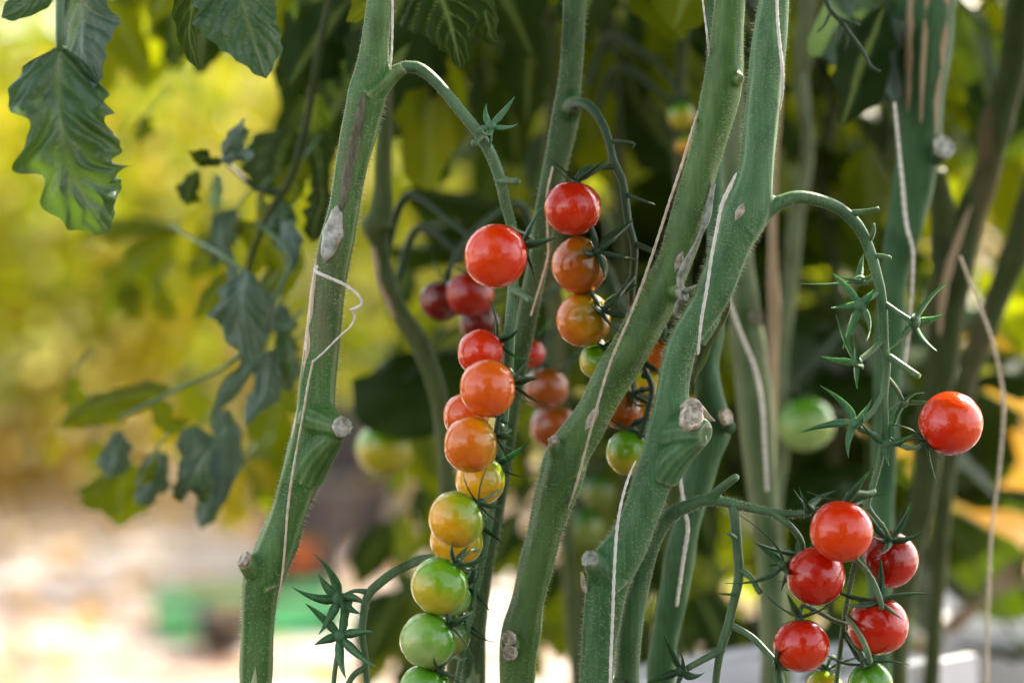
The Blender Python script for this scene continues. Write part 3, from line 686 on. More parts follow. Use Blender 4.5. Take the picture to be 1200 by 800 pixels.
C2 = [('b1', 671, 244, 33.5, .945, (.15, .1, .9), 'red', 'topmost red tomato of the dark stalked cluster left of the diagonal stem'),
      ('b2', 679, 311, 34, .950, (.62, -.62, .5), 'brownred', 'orange brown tomato with a dark calyx spread over its front'),
      ('b3', 684, 374, 33, .952, (.62, -.62, .35), 'turning', 'orange tomato just left of the diagonal stem under the brownish one'),
      ('b4', 700, 424, 22, .958, (.5, -.2, .8), 'limeyellow', 'small lime green tomato touching the left edge of the diagonal stem'),
      ('b5', 728, 479, 25, .975, (.5, -.4, .6), 'brownred', 'dull brown tomato seen in the gap between the two big stems'),
      ('b6', 756, 462, 30, .99, (.0, .4, .6), 'yellow', 'yellow tomato glowing in the gap between the two big stems'),
      ('b7', 738, 530, 28, .968, (.1, -.1, .95), 'limeyellow', 'green tomato between the two big stems with a yellow lower rim'),
      ('b8', 769, 415, 24, .99, (.2, -.3, .7), 'brownred', 'dusky red tomato showing through the narrow gap where the big stems cross')]
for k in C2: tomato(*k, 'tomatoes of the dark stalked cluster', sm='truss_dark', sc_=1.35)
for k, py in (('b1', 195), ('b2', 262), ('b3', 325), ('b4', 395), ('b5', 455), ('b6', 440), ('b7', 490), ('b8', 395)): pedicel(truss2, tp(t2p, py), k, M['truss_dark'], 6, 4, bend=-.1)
for L in ([(735, 228, 6, .956), (750, 234, 4, .95), (767, 240, 2.2, .947)], [(716, 166, 6, .958), (730, 166, 4, .954), (744, 168, 3, .95), (741, 174, 2, .95)], [(745, 286, 7, .956), (760, 292, 6.5, .952), (775, 300, 6, .949)]):
    branch(truss2, L, M['truss_dark'], name='stub')
star(truss2, at(748, 415, .953), (.0, -.8, .2), M['truss_dark'], 1.3, 5, 40)

# bottom left truss with two empty calyxes, hanging from the stem behind
t4 = [(560, 668, 14, .984), (540, 660, 12, .97), (515, 655, 11.5, .955), (490, 657, 11.5, .945), (465, 668, 11, .935), (443, 684, 11.5, .93), (431, 697, 11, .928), (426, 718, 9.5, .927), (424, 745, 8.5, .926), (428, 775, 8.5, .926), (431, 830, 8, .926)]
G = Geo(); G.tube(pxpath(t4), 12, .0025, .06, 3, 20, .1); truss4 = put(link('fruit_truss', G.mesh('fruit_truss'), M['truss']), pl2)
branch(truss4, [(430, 693, 8, .928), (415, 692, 5, .925), (402, 698, 5, .921)], M['truss']); star(truss4, at(397, 701, .92), (-.1, -.9, .1), M['sepal_blue'], 1.6, 6, 52, curl=(.0, .4))
branch(truss4, [(412, 700, 6, .928), (405, 725, 6, .928), (399, 748, 6.5, .926), (392, 790, 6, .925), (390, 830, 6, .925)], M['truss']); star(truss4, at(398, 745, .92), (.0, -.9, .2), M['sepal_blue'], 1.5, 6, 55, curl=(.1, .6))
branch(truss4, [(427, 782, 8, .926), (415, 790, 7.5, .923), (405, 806, 7, .92)], M['truss'])

# ------------------------------------------------------------------ twines
twine([(460, -30, None, .921), (460, 20, None, .921), (459, 60, None, .921), (457, 82, None, .9215)], M['twine'], 'white twine running along the right edge of the leftmost stem at the top')
twine([(372, 312, 5, .922), (370, 318, 6, .9195), (385, 325, 6, .917), (405, 334, 5.6, .916), (419, 345, 5.2, .914), (424, 355, 5, .914), (418, 361, 6.5, .915), (411, 363, 5.5, .917), (416, 370, 4.5, .918), (411, 382, 3.5, .919), (398, 394, 3.2, .919), (378, 414, 3, .9205), (366, 424, 3.5, .921)], M['twine'], 'curl of white twine looping off the leftmost stem at mid height')
twine([(367, 422, None, .9225), (361, 450, None, .922), (356, 480, None, .9215), (349, 520, None, .9215), (342, 560, 4.4, .9215), (337, 600, 4.4, .9215), (334, 640, 4, .9215), (330, 680, 3.4, .922), (325, 705, 2.6, .924)], M['twine_tan'], 'pale twine down the face of the leftmost stem below its curl')
twine([(821, -20, 3.5, .935), (826, 20, 3.5, .932), (829, 45, 3.5, .932), (831, 66, 3.2, .938)], M['twine'], 'short white twine entering at the top left of the long diagonal stem')
twine([(822, 122, 4.5, .945), (812, 150, 5, .935), (800, 190, 5, .93), (785, 235, 5, .93), (769, 285, 5, .93), (752, 335, 5, .93), (735, 378, 5, .929), (717, 420, 5, .929), (704, 460, 4.8, .928), (692, 505, 4.8, .928), (684, 535, 4.6, .93), (673, 575, 4.4, .932), (664, 600, 3.6, .938)], M['twine_tan'], 'long tan twine crossing the long diagonal stem from top right to lower left')
twine([(910, -20, 5, .910), (911, 20, 5, .910), (914, 55, 5.5, .909), (917, 80, 6, .909), (917, 105, 5, .911), (914, 128, 3, .917)], M['twine'], 'white twine down the upper right side of the thick forked stem')
twine([(863, 203, 3, .908), (855, 220, 7, .906), (846, 240, 7, .906), (840, 268, 5.5, .906), (834, 300, 5.5, .905), (828, 340, 5.5, .905), (822, 375, 5.5, .906), (818, 415, 4, .91)], M['twine'], 'bright white twine lying over the thick forked stem above its scar')
twine([(745, 540, 3, .912), (737, 558, 4.5, .908), (729, 585, 5, .906), (723, 620, 5.5, .904), (720, 665, 5.5, .903), (718, 720, 5.5, .904), (716, 770, 5.5, .904), (714, 840, 5.5, .905)], M['twine'], 'white twine running down the foot of the thick forked stem')
twine([(648, 195, 4, .965), (641, 230, 4, .965), (642, 280, 4, .965), (642, 300, 4, .967), (634, 330, 3.5, .968), (622, 370, 3.5, .968)], M['twine_tan'], 'thin pale twine on the stem behind the two fruit clusters')

# ------------------------------------------------------------------ stems behind, on the right
def far_plant(label, L, Y, mat, seed, n=16, extra=None, group='tomato stems standing behind the near ones', lean=(0, .05)):
    return plant(label, [(a, b, c, Y) for a, b, c in L], mat, group, vox=0, n=n, ridge=.09, tw=10, seed=seed, rough=.15, extra=extra, up=((lean[0], lean[1], 1.5), (lean[0] * 2, lean[1] * 2, 2.1)))
p6, s6 = far_plant('blue green stem with a knee, close behind the thick forked stem', [(838, 300, 20), (836, 380, 26), (829, 430, 28), (832, 470, 38), (838, 500, 42), (827, 535, 38), (812, 590, 34), (800, 640, 35), (790, 700, 34), (778, 760, 32), (775, 840, 32)], 1.0, 'stem_blue_far', 31,
    extra=[[(838, 490, 34, 1.0), (850, 496, 20, .995), (856, 502, 14, .99)]])
scar_disc(p6, 852, 488, .985, 9, (.7, -.6, .3), seed=33)
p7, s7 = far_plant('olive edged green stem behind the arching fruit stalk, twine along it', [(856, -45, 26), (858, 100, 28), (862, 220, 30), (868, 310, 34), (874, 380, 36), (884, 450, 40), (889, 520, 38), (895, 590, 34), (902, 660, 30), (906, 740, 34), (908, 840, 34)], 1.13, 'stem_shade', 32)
scar_disc(p7, 888, 372, 1.11, 9, (.6, -.7, 0), seed=34, mat='scar_brown')
p7b, _ = far_plant('slim tan dry stem standing left of the broad fading stem', [(912, -45, 12), (910, 100, 13), (906, 200, 10), (905, 300, 10), (907, 370, 14), (905, 470, 10), (904, 560, 9), (900, 700, 9), (900, 840, 9)], 1.16, 'dry', 35)
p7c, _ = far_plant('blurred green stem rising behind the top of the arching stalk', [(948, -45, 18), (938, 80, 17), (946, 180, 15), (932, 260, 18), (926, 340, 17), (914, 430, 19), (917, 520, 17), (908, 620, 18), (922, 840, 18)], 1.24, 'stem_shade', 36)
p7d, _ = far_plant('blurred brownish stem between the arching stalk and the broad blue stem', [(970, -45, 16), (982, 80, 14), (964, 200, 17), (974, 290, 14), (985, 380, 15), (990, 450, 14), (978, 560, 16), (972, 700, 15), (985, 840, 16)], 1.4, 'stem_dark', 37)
p8, s8 = far_plant('broad blue green stem at the upper right with a pale torn scar', [(1090, -45, 72), (1084, 40, 68), (1080, 110, 56), (1078, 170, 52), (1070, 230, 46), (1058, 280, 40), (1048, 330, 34), (1044, 390, 34), (1040, 460, 32), (1035, 560, 28), (1030, 700, 28), (1030, 840, 28)], 1.09, 'stem_blue_far', 38,
    extra=[[(1082, 190, 30, 1.09), (1100, 180, 22, 1.08), (1108, 172, 14, 1.07)]])
for q, (a, b) in enumerate(((R(-40), R(-18)), (R(2), R(16)), (R(34), R(52)))): surf_strip(p8, s8, 2, idx(s8, 170 - 20 * q), a, b, .0006, 'dry', 'dry_strip', 50 + q, .5, 8)
scar_disc(p8, 1107, 172, 1.06, 13, (.3, -.8, .3), seed=39, mat='scar_pale')
p9, s9 = far_plant('dark leaning stem at the right edge, forking low', [(1215, -45, 34), (1197, 0, 34), (1186, 80, 32), (1166, 150, 36), (1154, 210, 32), (1135, 260, 36), (1118, 310, 44), (1108, 360, 44), (1104, 420, 36), (1090, 490, 36), (1082, 570, 30), (1064, 650, 32), (1052, 740, 28), (1047, 840, 30)], 1.17, 'stem_dark', 40,
    extra=[[(1112, 320, 40, 1.17), (1108, 270, 34, 1.17), (1103, 230, 26, 1.165), (1098, 200, 20, 1.16)]])
surf_strip(p9, s9, idx(s9, 240), idx(s9, 400), R(10), R(38), .0007, 'dry', 'dry_strip', 55, .6, 8)
p10, s10 = far_plant('dark stem cutting the right edge at mid height', [(1262, 60, 36), (1225, 180, 32), (1198, 270, 35), (1175, 330, 30), (1154, 385, 28), (1134, 440, 24), (1126, 490, 22), (1108, 560, 22), (1098, 700, 18), (1090, 840, 20)], 1.22, 'stem_dark', 41)
pk, sk = far_plant('brown knotty stem behind, curving left of the long fruit cluster', [(452, 60, 16), (450, 130, 18), (448, 200, 20), (446, 250, 26), (440, 265, 36), (444, 285, 22), (452, 330, 21), (470, 370, 22), (490, 400, 24), (508, 445, 22), (518, 490, 20), (524, 560, 20), (530, 700, 20), (532, 840, 22)], 1.1, 'stem_olive', 42)
surf_strip(pk, sk, idx(sk, 285), idx(sk, 370), R(5), R(70), .0006, 'dry', 'dry_strip', 58, .5, 8)
pm, _ = far_plant('thin shadowed stem between the two top fruit stalks', [(706, -45, 17), (712, 30, 17), (716, 80, 16), (722, 140, 14), (730, 300, 14), (735, 500, 14), (730, 840, 16)], 1.3, 'stem_dark', 43)
pn, _ = far_plant('dim olive stem rising right of the dark stalked cluster', [(812, -45, 12), (802, 30, 13), (798, 90, 12), (796, 160, 14), (800, 300, 16), (790, 600, 16), (788, 840, 18)], 1.22, 'stem_olive', 44)
for L, Y, lab in (([(1048, 120, 4), (1056, 200, 5), (1062, 262, 5), (1070, 300, 4), (1066, 380, 3), (1060, 430, 3)], 1.04, 'pale twine on the face of the broad blue green stem'),
                  ([(1125, 300, 3), (1142, 345, 4), (1158, 385, 4), (1170, 430, 4), (1176, 480, 5), (1170, 560, 4), (1162, 620, 4), (1158, 700, 5), (1156, 790, 5), (1156, 850, 5)], 1.08, 'loose blurred twine hanging free near the right edge'),
                  ([(852, 345, 4), (868, 390, 5), (884, 430, 5), (893, 475, 5), (896, 520, 5), (899, 575, 4)], 1.085, 'pale twine across the olive edged stem'),
                  ([(795, 530, 5), (797, 560, 6), (802, 595, 6), (806, 620, 7), (800, 660, 6), (793, 710, 5)], .975, 'white twine on the blue green stem with a knee')):
    twine([(a, b, c, Y) for a, b, c in L], M['twine'] if Y != 1.08 else M['twine_tan'], lab)
# thin dry twigs of a spent truss, top right
G = Geo(); G.tube(pxpath([(965, -10, 7, 1.0), (972, 10, 6, 1.0), (985, 25, 6, 1.0), (1000, 45, 5, 1.0), (1012, 62, 4.5, 1.0), (1020, 78, 4, 1.0), (1032, 84, 3, 1.0)]), 8, .003)
G.tube(pxpath([(976, 17, 5, 1.0), (990, 24, 4, 1.0), (1008, 30, 3.5, 1.0)]), 8, .003); G.tube(pxpath([(974, 12, 4, 1.0), (966, 30, 3, 1.0), (958, 38, 2, 1.0)]), 8, .003)
G.tube(pxpath([(985, 26, 4, 1.0), (983, 40, 3, 1.0), (980, 54, 2.5, 1.0)]), 8, .003); G.tube(pxpath([(994, 38, 4, 1.0), (993, 50, 3, 1.0), (990, 60, 2, 1.0)]), 8, .003)
put(link('spent_truss', G.mesh('spent_truss'), M['truss_dark']), p8)

# fruit further back
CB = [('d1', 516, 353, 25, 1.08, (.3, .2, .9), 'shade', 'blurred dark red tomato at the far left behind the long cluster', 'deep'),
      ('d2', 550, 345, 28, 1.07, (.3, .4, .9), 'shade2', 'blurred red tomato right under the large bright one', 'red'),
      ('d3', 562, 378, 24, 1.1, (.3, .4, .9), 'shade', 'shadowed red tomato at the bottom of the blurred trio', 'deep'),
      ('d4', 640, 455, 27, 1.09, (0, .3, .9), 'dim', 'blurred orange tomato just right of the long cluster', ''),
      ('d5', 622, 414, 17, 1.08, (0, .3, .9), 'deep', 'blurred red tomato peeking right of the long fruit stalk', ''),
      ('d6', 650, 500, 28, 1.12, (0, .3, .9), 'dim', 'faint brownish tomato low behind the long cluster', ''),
      ('d7', 452, 525, 34, 1.25, (0, .2, .9), 'limeyellow', 'large blurred yellow green tomato right of the leftmost stem', ''),
      ('d8', 478, 478, 22, 1.3, (0, .2, .9), 'green', 'blurred green tomato above the large yellow green one', ''),
      ('d9', 944, 497, 33, 1.23, (-.2, .3, .9), 'green', 'large blurred pale green tomato behind the arching fruit stalk', ''),
      ('d10', 685, 618, 24, 1.3, (-.2, .3, .9), 'darkgreen', 'blurred dark green tomato left of the foot of the forked stem', ''),
      ('d11', 798, 136, 16, 1.2, (-.2, .3, .9), 'limeyellow', 'small dim green tomato near the top left of the diagonal stem', ''),
      ('d12', 803, 170, 13, 1.22, (-.2, .3, .9), 'yellow', 'small dim yellowish tomato below the small green one near the top', ''),
      ('d13', 700, 575, 22, 1.34, (-.2, .3, .9), 'darkgreen', 'dim green tomato in the shade between the two big stems low down', '')]
owner = {'d1': pk, 'd2': pk, 'd3': pk, 'd4': pm, 'd5': pm, 'd6': pm, 'd7': pk, 'd8': pk, 'd9': p7d, 'd10': pm, 'd11': pn, 'd12': pn, 'd13': pm}
for k in CB:
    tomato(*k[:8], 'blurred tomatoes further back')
    e, d = TOM[k[0]]; own = owner[k[0]]
    G = Geo(); sgn = 1 if own.location.x > e.x else -1; q = e + Vector((sgn * .012, .012, .022)); G.tube([(*e, .0012), (*(e + d * .010), .0013), (*q, .0015), (*(q + Vector((sgn * .02, .02, .012))), .0018), (*(q + Vector((sgn * .03, .03, -.012))), .002)], 8, .004)
    put(link('fruit_truss', G.mesh('fruit_truss'), M['truss_dark']), own)

G = Geo(); G.tube(pxpath([(1010, 850, 30, 1.5), (1055, 795, 28, 1.5), (1100, 748, 24, 1.5), (1150, 700, 20, 1.5), (1200, 652, 18, 1.5), (1260, 600, 18, 1.5)]), 12, .01, .08, 3, 20, .15)
ds = empty('dry_vine', 'pale dry vine stem leaning across the bottom right corner', 'vine', at(1010, 850, 1.5)); put(link('stem', G.mesh('stem'), M['dry']), ds)
G = Geo(); G.tube(pxpath([(1082, 628, 12, 1.46), (1096, 655, 16, 1.46), (1112, 682, 20, 1.47), (1135, 700, 18, 1.49), (1150, 702, 16, 1.5)]), 10, .01, .08, 3, 20, .15); put(link('side_stem', G.mesh('side_stem'), M['stem_olive']), ds)
G = Geo(); G.tube(pxpath([(1150, 702, 12, 1.5), (1178, 690, 10, 1.5), (1215, 675, 10, 1.5)]), 10, .01, .08); put(link('side_stem', G.mesh('side_stem'), M['dry']), ds)
G = Geo(); bs = at(1010, 850, 1.5); G.tube([(*bs, .008), (bs.x - .05, bs.y, bs.z * .5, .008), (bs.x - .06, bs.y, .0, .009)], 10, .03); put(link('lower_stem', G.mesh('lower_stem'), M['dry']), ds)

# ------------------------------------------------------------------ leaves hanging into the upper left, from the leftmost plant's top
def hand_leaf(root, L, wl, wr, mat, seed=0, nh=(0, -1, 0), nu=44, nv=14, cup=.22, wave=.14, teeth=.12, nt_=6, name='leaflet', parent=None):
    G = Geo(); mid = [at(a, b, Y) for a, b, Y in L]; Ym = L[0][2]
    leaflet_geo(G, mid, [rad(x, Ym) for x in wl], [rad(x, Ym) for x in wr], nu, nv, cup, wave, True, seed, Vector(nh), teeth, nt_)
    o = link(name, G.mesh(name), M[mat]); put(o, root); return o
lf = pl1
G = Geo(); G.tube([(*at(452, -150, .93), .003), (*at(380, -240, .93), .0028), (*at(250, -200, .92), .0026), (*at(130, -120, .90), .0022), (*at(78, -40, .89), .0018), (*at(70, 20, .885), .0015), (*at(70, 60, .885), .0012)], 10, .005)
put(link('leaf_stalk', G.mesh('leaf_stalk'), M['truss']), lf)
hand_leaf(lf, [(70, 55, .885), (68, 100, .88), (72, 150, .876), (88, 210, .878), (112, 250, .886), (128, 272, .893)],
          [8, 38, 58, 56, 36, 42, 62, 34, 44, 34, 36, 18, 1], [10, 46, 68, 66, 46, 58, 72, 48, 58, 46, 44, 22, 1], 'leaf_near', 2.2, (.15, -1, .35), teeth=.12, nt_=5.5, nu=70, nv=20, wave=.2)
hand_leaf(lf, [(92, -20, .90), (95, 20, .90), (98, 60, .89), (110, 105, .885)], [10, 32, 40, 34, 28, 20, 10, 1], [10, 38, 42, 40, 36, 30, 16, 1], 'leaf_grey_sheen', 5.1, (-.5, -1, .3), nt_=3)
hand_leaf(lf, [(75, -30, .90), (50, -8, .90), (20, 12, .90), (2, 20, .9)], [4, 16, 22, 20, 14, 1], [4, 14, 18, 14, 8, 1], 'leaf_near', 7.7, nt_=2)
hand_leaf(lf, [(255, -60, .90), (275, -20, .90), (292, 30, .895), (312, 92, .895)], [10, 50, 62, 60, 48, 36, 26, 14, 1], [10, 42, 50, 46, 40, 36, 28, 16, 1], 'leaf_near', 3.4, (.3, -1, .2), nt_=3.5)
hand_leaf(lf, [(245, -60, .97), (228, -10, .97), (222, 40, .97), (232, 82, .97)], [10, 22, 26, 24, 20, 10, 1], [10, 20, 26, 24, 18, 10, 1], 'leaf_dark', 4.4, (.9, -.8, .2), nt_=3)
# dark leaf right of the leftmost stem at the top
G = Geo(); G.tube([(*at(452, -120, .94), .0028), (*at(500, -170, .96), .0024), (*at(520, -90, .97), .002), (*at(505, -30, .975), .0016)], 10, .005); put(link('leaf_stalk', G.mesh('leaf_stalk'), M['truss']), lf)
hand_leaf(lf, [(500, -40, .975), (520, 5, .97), (532, 45, .965), (540, 82, .965)], [10, 46, 52, 44, 36, 24, 12, 1], [10, 30, 38, 42, 34, 22, 14, 1], 'leaf_dark', 8.4, (-.3, -1, .5), nt_=4)
hand_leaf(lf, [(560, -30, 1.0), (568, 10, 1.0), (574, 40, 1.0), (583, 52, 1.0)], [4, 20, 26, 22, 12, 1], [4, 16, 20, 18, 10, 1], 'leaf_dark', 1.4, (.5, -1, .2), nt_=3)
hand_leaf(lf, [(465, -30, 1.0), (440, -5, 1.0), (420, 15, 1.0), (406, 25, 1.0)], [4, 18, 22, 20, 10, 1], [4, 18, 20, 18, 8, 1], 'leaf_mid', 9.4, nt_=2)

# plant behind the leftmost stem on its left: stalk with drooping blurred leaves
pA, sA = far_plant('leafy stalk left of the leftmost stem with drooping grey green leaves', [(396, -45, 9), (374, 60, 9), (358, 150, 8), (340, 210, 8), (322, 238, 8), (310, 260, 7), (295, 300, 6), (288, 330, 5)], 1.10, 'stem_dark', 60)
bpy.data.objects.remove([c for c in pA.children if c.name.startswith('lower_stem')][0])
def stalk_px(root, L, mat): G = Geo(); G.tube(pxpath(L), 8, .006, cap=False); put(link('leaf_stalk', G.mesh('leaf_stalk'), M[mat]), root)
stalk_px(pA, [(330, 225, 7, 1.1), (300, 222, 6, 1.1), (275, 200, 5, 1.1), (258, 185, 4, 1.1)], 'truss_dark')
stalk_px(pA, [(288, 320, 6, 1.09), (262, 300, 5, 1.1), (235, 285, 4, 1.12), (200, 265, 4, 1.14)], 'truss')
stalk_px(pA, [(300, 330, 6, 1.09), (290, 400, 6, 1.09), (262, 430, 5, 1.1), (200, 460, 5, 1.12), (140, 490, 4, 1.13)], 'truss')
stalk_px(pA, [(300, 260, 6, 1.1), (340, 300, 6, 1.09), (322, 350, 6, 1.09), (300, 420, 5, 1.09), (255, 480, 4, 1.09)], 'truss')
def bl(L, wl, mat, seed, nh=(0, -1, .2), nt_=3, root=None): hand_leaf(root or pA, L, wl, [x * .9 for x in wl], mat, seed, nh, 26, 8, .45, .22, .22, nt_ * 1.2)
bl([(290, 318, 1.07), (284, 350, 1.06), (288, 390, 1.06), (296, 430, 1.06)], [12, 28, 34, 32, 24, 12, 1], 'leaf_grey_sheen', 1)
bl([(318, 340, 1.08), (308, 390, 1.08), (292, 430, 1.08), (262, 470, 1.08), (246, 492, 1.08)], [3, 12, 14, 12, 9, 1], 'leaf_grey_sheen', 2, (.6, -1, .1))
bl([(318, 410, 1.08), (312, 440, 1.08), (304, 470, 1.08), (286, 498, 1.08)], [6, 18, 20, 16, 8, 1], 'leaf_grey_sheen', 3)
bl([(222, 500, 1.12), (236, 540, 1.12), (246, 580, 1.12), (236, 620, 1.12)], [10, 24, 26, 22, 20, 12, 1], 'leaf_grey_sheen', 4)
bl([(262, 480, 1.12), (264, 530, 1.12), (262, 570, 1.12), (252, 600, 1.12)], [8, 18, 20, 16, 10, 1], 'leaf_grey_sheen', 14)
bl([(192, 530, 1.14), (182, 550, 1.14), (172, 575, 1.14), (160, 592, 1.14)], [6, 20, 22, 16, 1], 'leaf_grey_sheen', 5)
bl([(140, 505, 1.15), (134, 540, 1.15), (126, 560, 1.15)], [6, 18, 18, 1], 'leaf_grey_sheen', 15)
bl([(150, 540, 1.2), (142, 570, 1.2), (140, 600, 1.2), (136, 616, 1.2)], [10, 36, 44, 36, 20, 1], 'leaf_mid', 6)
bl([(200, 455, 1.2), (160, 462, 1.2), (110, 475, 1.2), (68, 500, 1.2)], [6, 20, 26, 20, 14, 1], 'leaf_mid', 7, (0, -1, .8))
bl([(175, 460, 1.15), (186, 480, 1.15), (200, 498, 1.15), (222, 494, 1.15)], [4, 12, 12, 1], 'leaf_mid', 8)
bl([(262, 190, 1.08), (270, 170, 1.07), (283, 150, 1.07), (286, 142, 1.06)], [4, 12, 13, 8, 1], 'leaf_grey_sheen', 9)
bl([(256, 184, 1.08), (248, 186, 1.07), (236, 184, 1.07), (224, 182, 1.06)], [4, 10, 12, 8, 1], 'leaf_dark', 10)
bl([(258, 188, 1.08), (272, 182, 1.07), (284, 180, 1.07), (296, 184, 1.06)], [4, 8, 9, 6, 1], 'leaf_grey_sheen', 12)
bl([(232, 200, 1.12), (224, 215, 1.12), (218, 240, 1.12)], [4, 12, 13, 1], 'leaf_dark', 11)
bl([(254, 205, 1.12), (254, 222, 1.12), (250, 246, 1.12)], [3, 7, 8, 1], 'leaf_grey_sheen', 13)
bl([(260, 262, 1.12), (262, 290, 1.12), (272, 310, 1.12), (270, 332, 1.12)], [4, 8, 9, 1], 'leaf_grey_sheen', 16)
bl([(280, 260, 1.16), (310, 280, 1.16), (330, 310, 1.16), (300, 345, 1.16)], [8, 30, 34, 24, 1], 'leaf_mid', 17, (0, -1, .5))
bl([(270, 320, 1.14), (255, 340, 1.14), (240, 360, 1.14), (225, 372, 1.14)], [4, 12, 14, 10, 1], 'leaf_mid', 18)
bl([(205, 280, 1.5), (170, 300, 1.5), (150, 330, 1.5), (150, 365, 1.5)], [10, 34, 44, 40, 24, 1], 'leaf_mid', 19, (.3, -1, .6))
bl([(215, 275, 1.5), (185, 262, 1.5), (120, 262, 1.5), (90, 285, 1.5)], [8, 16, 22, 18, 1], 'leaf_mid', 20, (0, -.7, 1))
bl([(330, 470, 1.4), (315, 510, 1.4), (310, 550, 1.4), (300, 590, 1.4)], [10, 40, 44, 38, 20, 1], 'leaf_mid', 21)
bl([(345, 150, 1.2), (330, 180, 1.2), (325, 215, 1.2), (340, 250, 1.2)], [10, 34, 34, 28, 14, 1], 'leaf_dark', 22)
bl([(372, 110, 1.15), (366, 150, 1.15), (376, 200, 1.15), (372, 236, 1.15)], [8, 18, 20, 14, 1], 'leaf_dark', 23)
bl([(375, 210, 1.1), (378, 235, 1.1), (370, 260, 1.1), (366, 284, 1.1)], [8, 16, 18, 14, 1], 'leaf_dark', 24)

# ------------------------------------------------------------------ the leafy row: plants behind, on the right and overhead
lab = ['leafy tomato plant behind the long fruit cluster', 'leafy plant in the shade behind the two crossing stems', 'leafy plant with dark leaves behind the arching stalk', 'leafy plant behind the broad blue green stem at the right',
       'far leafy plant showing between the diagonal stem and the fruit cluster', 'dark leafy plant hanging over the top centre', 'leafy plant at the far right edge behind the dark stems',
       'far leafy plant low between the right stems', 'leafy plant deep in the row above the bottom centre', 'dark leafy plant left of the stem behind the clusters', 'far leafy plant behind the top right stems', 'leafy plant at the back of the row on the right',
       'tall leafy plant deep in the row behind the forked stem', 'tall leafy plant at the right end of the deep row']
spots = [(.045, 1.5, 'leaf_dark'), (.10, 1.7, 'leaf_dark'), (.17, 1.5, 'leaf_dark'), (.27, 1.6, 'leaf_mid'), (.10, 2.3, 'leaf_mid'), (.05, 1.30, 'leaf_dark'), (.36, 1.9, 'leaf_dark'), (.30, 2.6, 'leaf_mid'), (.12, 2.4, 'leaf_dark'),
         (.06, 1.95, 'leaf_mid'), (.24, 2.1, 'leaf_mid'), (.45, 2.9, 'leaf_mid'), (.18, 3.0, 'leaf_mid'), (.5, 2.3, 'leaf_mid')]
rp = random.Random(21)
for i, (x, Y, lm) in enumerate(spots):
    root = empty('tomato_plant', lab[i], 'plant', (x, Y, 0), 'leafy plants of the row behind')
    G = Geo(); ph = rp.uniform(0, 6); P = [(x + .03 * math.sin(z * 3 + ph), Y + .03 * math.cos(z * 2 + ph), z, .0048 - .0010 * z) for z in [k * .22 for k in range(12)]]
    G.tube(P, 8, .05, .05); put(link('stem', G.mesh('stem'), M['stem_olive' if i % 2 else 'stem_dark']), root)
    nl = 17
    for k in range(nl):
        z = .45 + 2.0 * (k + rp.uniform(-.3, .3)) / nl; az = k * 2.4 + rp.uniform(-.5, .5)
        # leaves that would reach in front of the near stems are trained away
        if Y + math.cos(az) * .26 < 1.12: az += math.pi
        if x >= .24 and z < 1.12 - .094 * Y: z = 2.4 - z
        p = Vector((x, Y, z)); tipx = (x - math.sin(az) * .3) / Y * K + 600
        if min(tipx, x / Y * K + 600) < (430 if z > .8 else 560) and z < 1.35:
            az = -abs(az % 3.1) if False else R(-70) + rp.uniform(-.5, .5)
        m_ = lm if rp.random() < .65 else rp.choice(['leaf_dark', 'leaf_mid', 'leaf_dark', 'leaf_mid'])
        place_leaf(root, p, az, R(rp.uniform(-35, 15)), R(rp.uniform(-30, 30)), rp.uniform(.8, 1.25), M[m_])

row_plants = [o for o in C.objects if o.parent is None and o.get('group') == 'leafy plants of the row behind']
def curtain(x0, y0, x1, y1, Y0, Y1, n, size, mats, seed):
    r = random.Random(seed)
    for k in range(n):
        px, py, Y = r.uniform(x0, x1), r.uniform(y0, y1), r.uniform(Y0, Y1); L = rad(size * r.uniform(.7, 1.3), Y0)
        b0 = at(px, py, Y) + Vector((0, 0, L * .5)); G = Geo()
        d = Vector((r.uniform(-.9, .9), r.uniform(-.5, .5), -1)).normalized()
        root = min(row_plants, key=lambda q: abs(q.location.x - b0.x) + .6 * abs(q.location.y - Y))
        side = Vector((root.location.x - b0.x, root.location.y - b0.y, .03)); side = side.normalized() * min(side.length, .12)
        G.tube([(*(b0 + side), .0018), (*(b0 + side * .45 + Vector((0, 0, .015))), .0015), (*b0, .0011)], 6, .01, cap=False); G.vein = [.3] * len(G.v)
        rnd_leaflet(G, b0, d, L, L * r.uniform(.26, .40), Vector((r.uniform(-.7, .7), -1, r.uniform(-.3, .8))), r, 12, 4, seed=r.random() * 20)
        o = link('leaf', G.mesh('leaf'), M[r.choice(mats)]); put(o, root)
D_, Mi, Ye = 'leaf_dark', 'leaf_mid', 'leaf_yellow'
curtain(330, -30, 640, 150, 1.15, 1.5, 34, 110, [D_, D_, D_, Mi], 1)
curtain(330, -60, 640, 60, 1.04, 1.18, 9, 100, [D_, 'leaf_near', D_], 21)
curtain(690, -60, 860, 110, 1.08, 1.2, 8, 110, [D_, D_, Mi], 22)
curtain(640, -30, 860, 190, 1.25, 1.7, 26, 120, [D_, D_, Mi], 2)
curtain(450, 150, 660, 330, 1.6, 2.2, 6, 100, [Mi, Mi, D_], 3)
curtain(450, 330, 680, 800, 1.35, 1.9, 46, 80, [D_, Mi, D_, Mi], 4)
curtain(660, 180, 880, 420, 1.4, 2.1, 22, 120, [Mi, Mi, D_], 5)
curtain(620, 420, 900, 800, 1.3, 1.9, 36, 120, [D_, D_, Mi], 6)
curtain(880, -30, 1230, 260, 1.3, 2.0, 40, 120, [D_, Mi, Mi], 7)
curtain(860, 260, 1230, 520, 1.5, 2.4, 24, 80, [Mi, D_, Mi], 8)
curtain(880, 540, 1080, 800, 1.5, 2.2, 10, 80, [D_, Mi, Mi], 9)
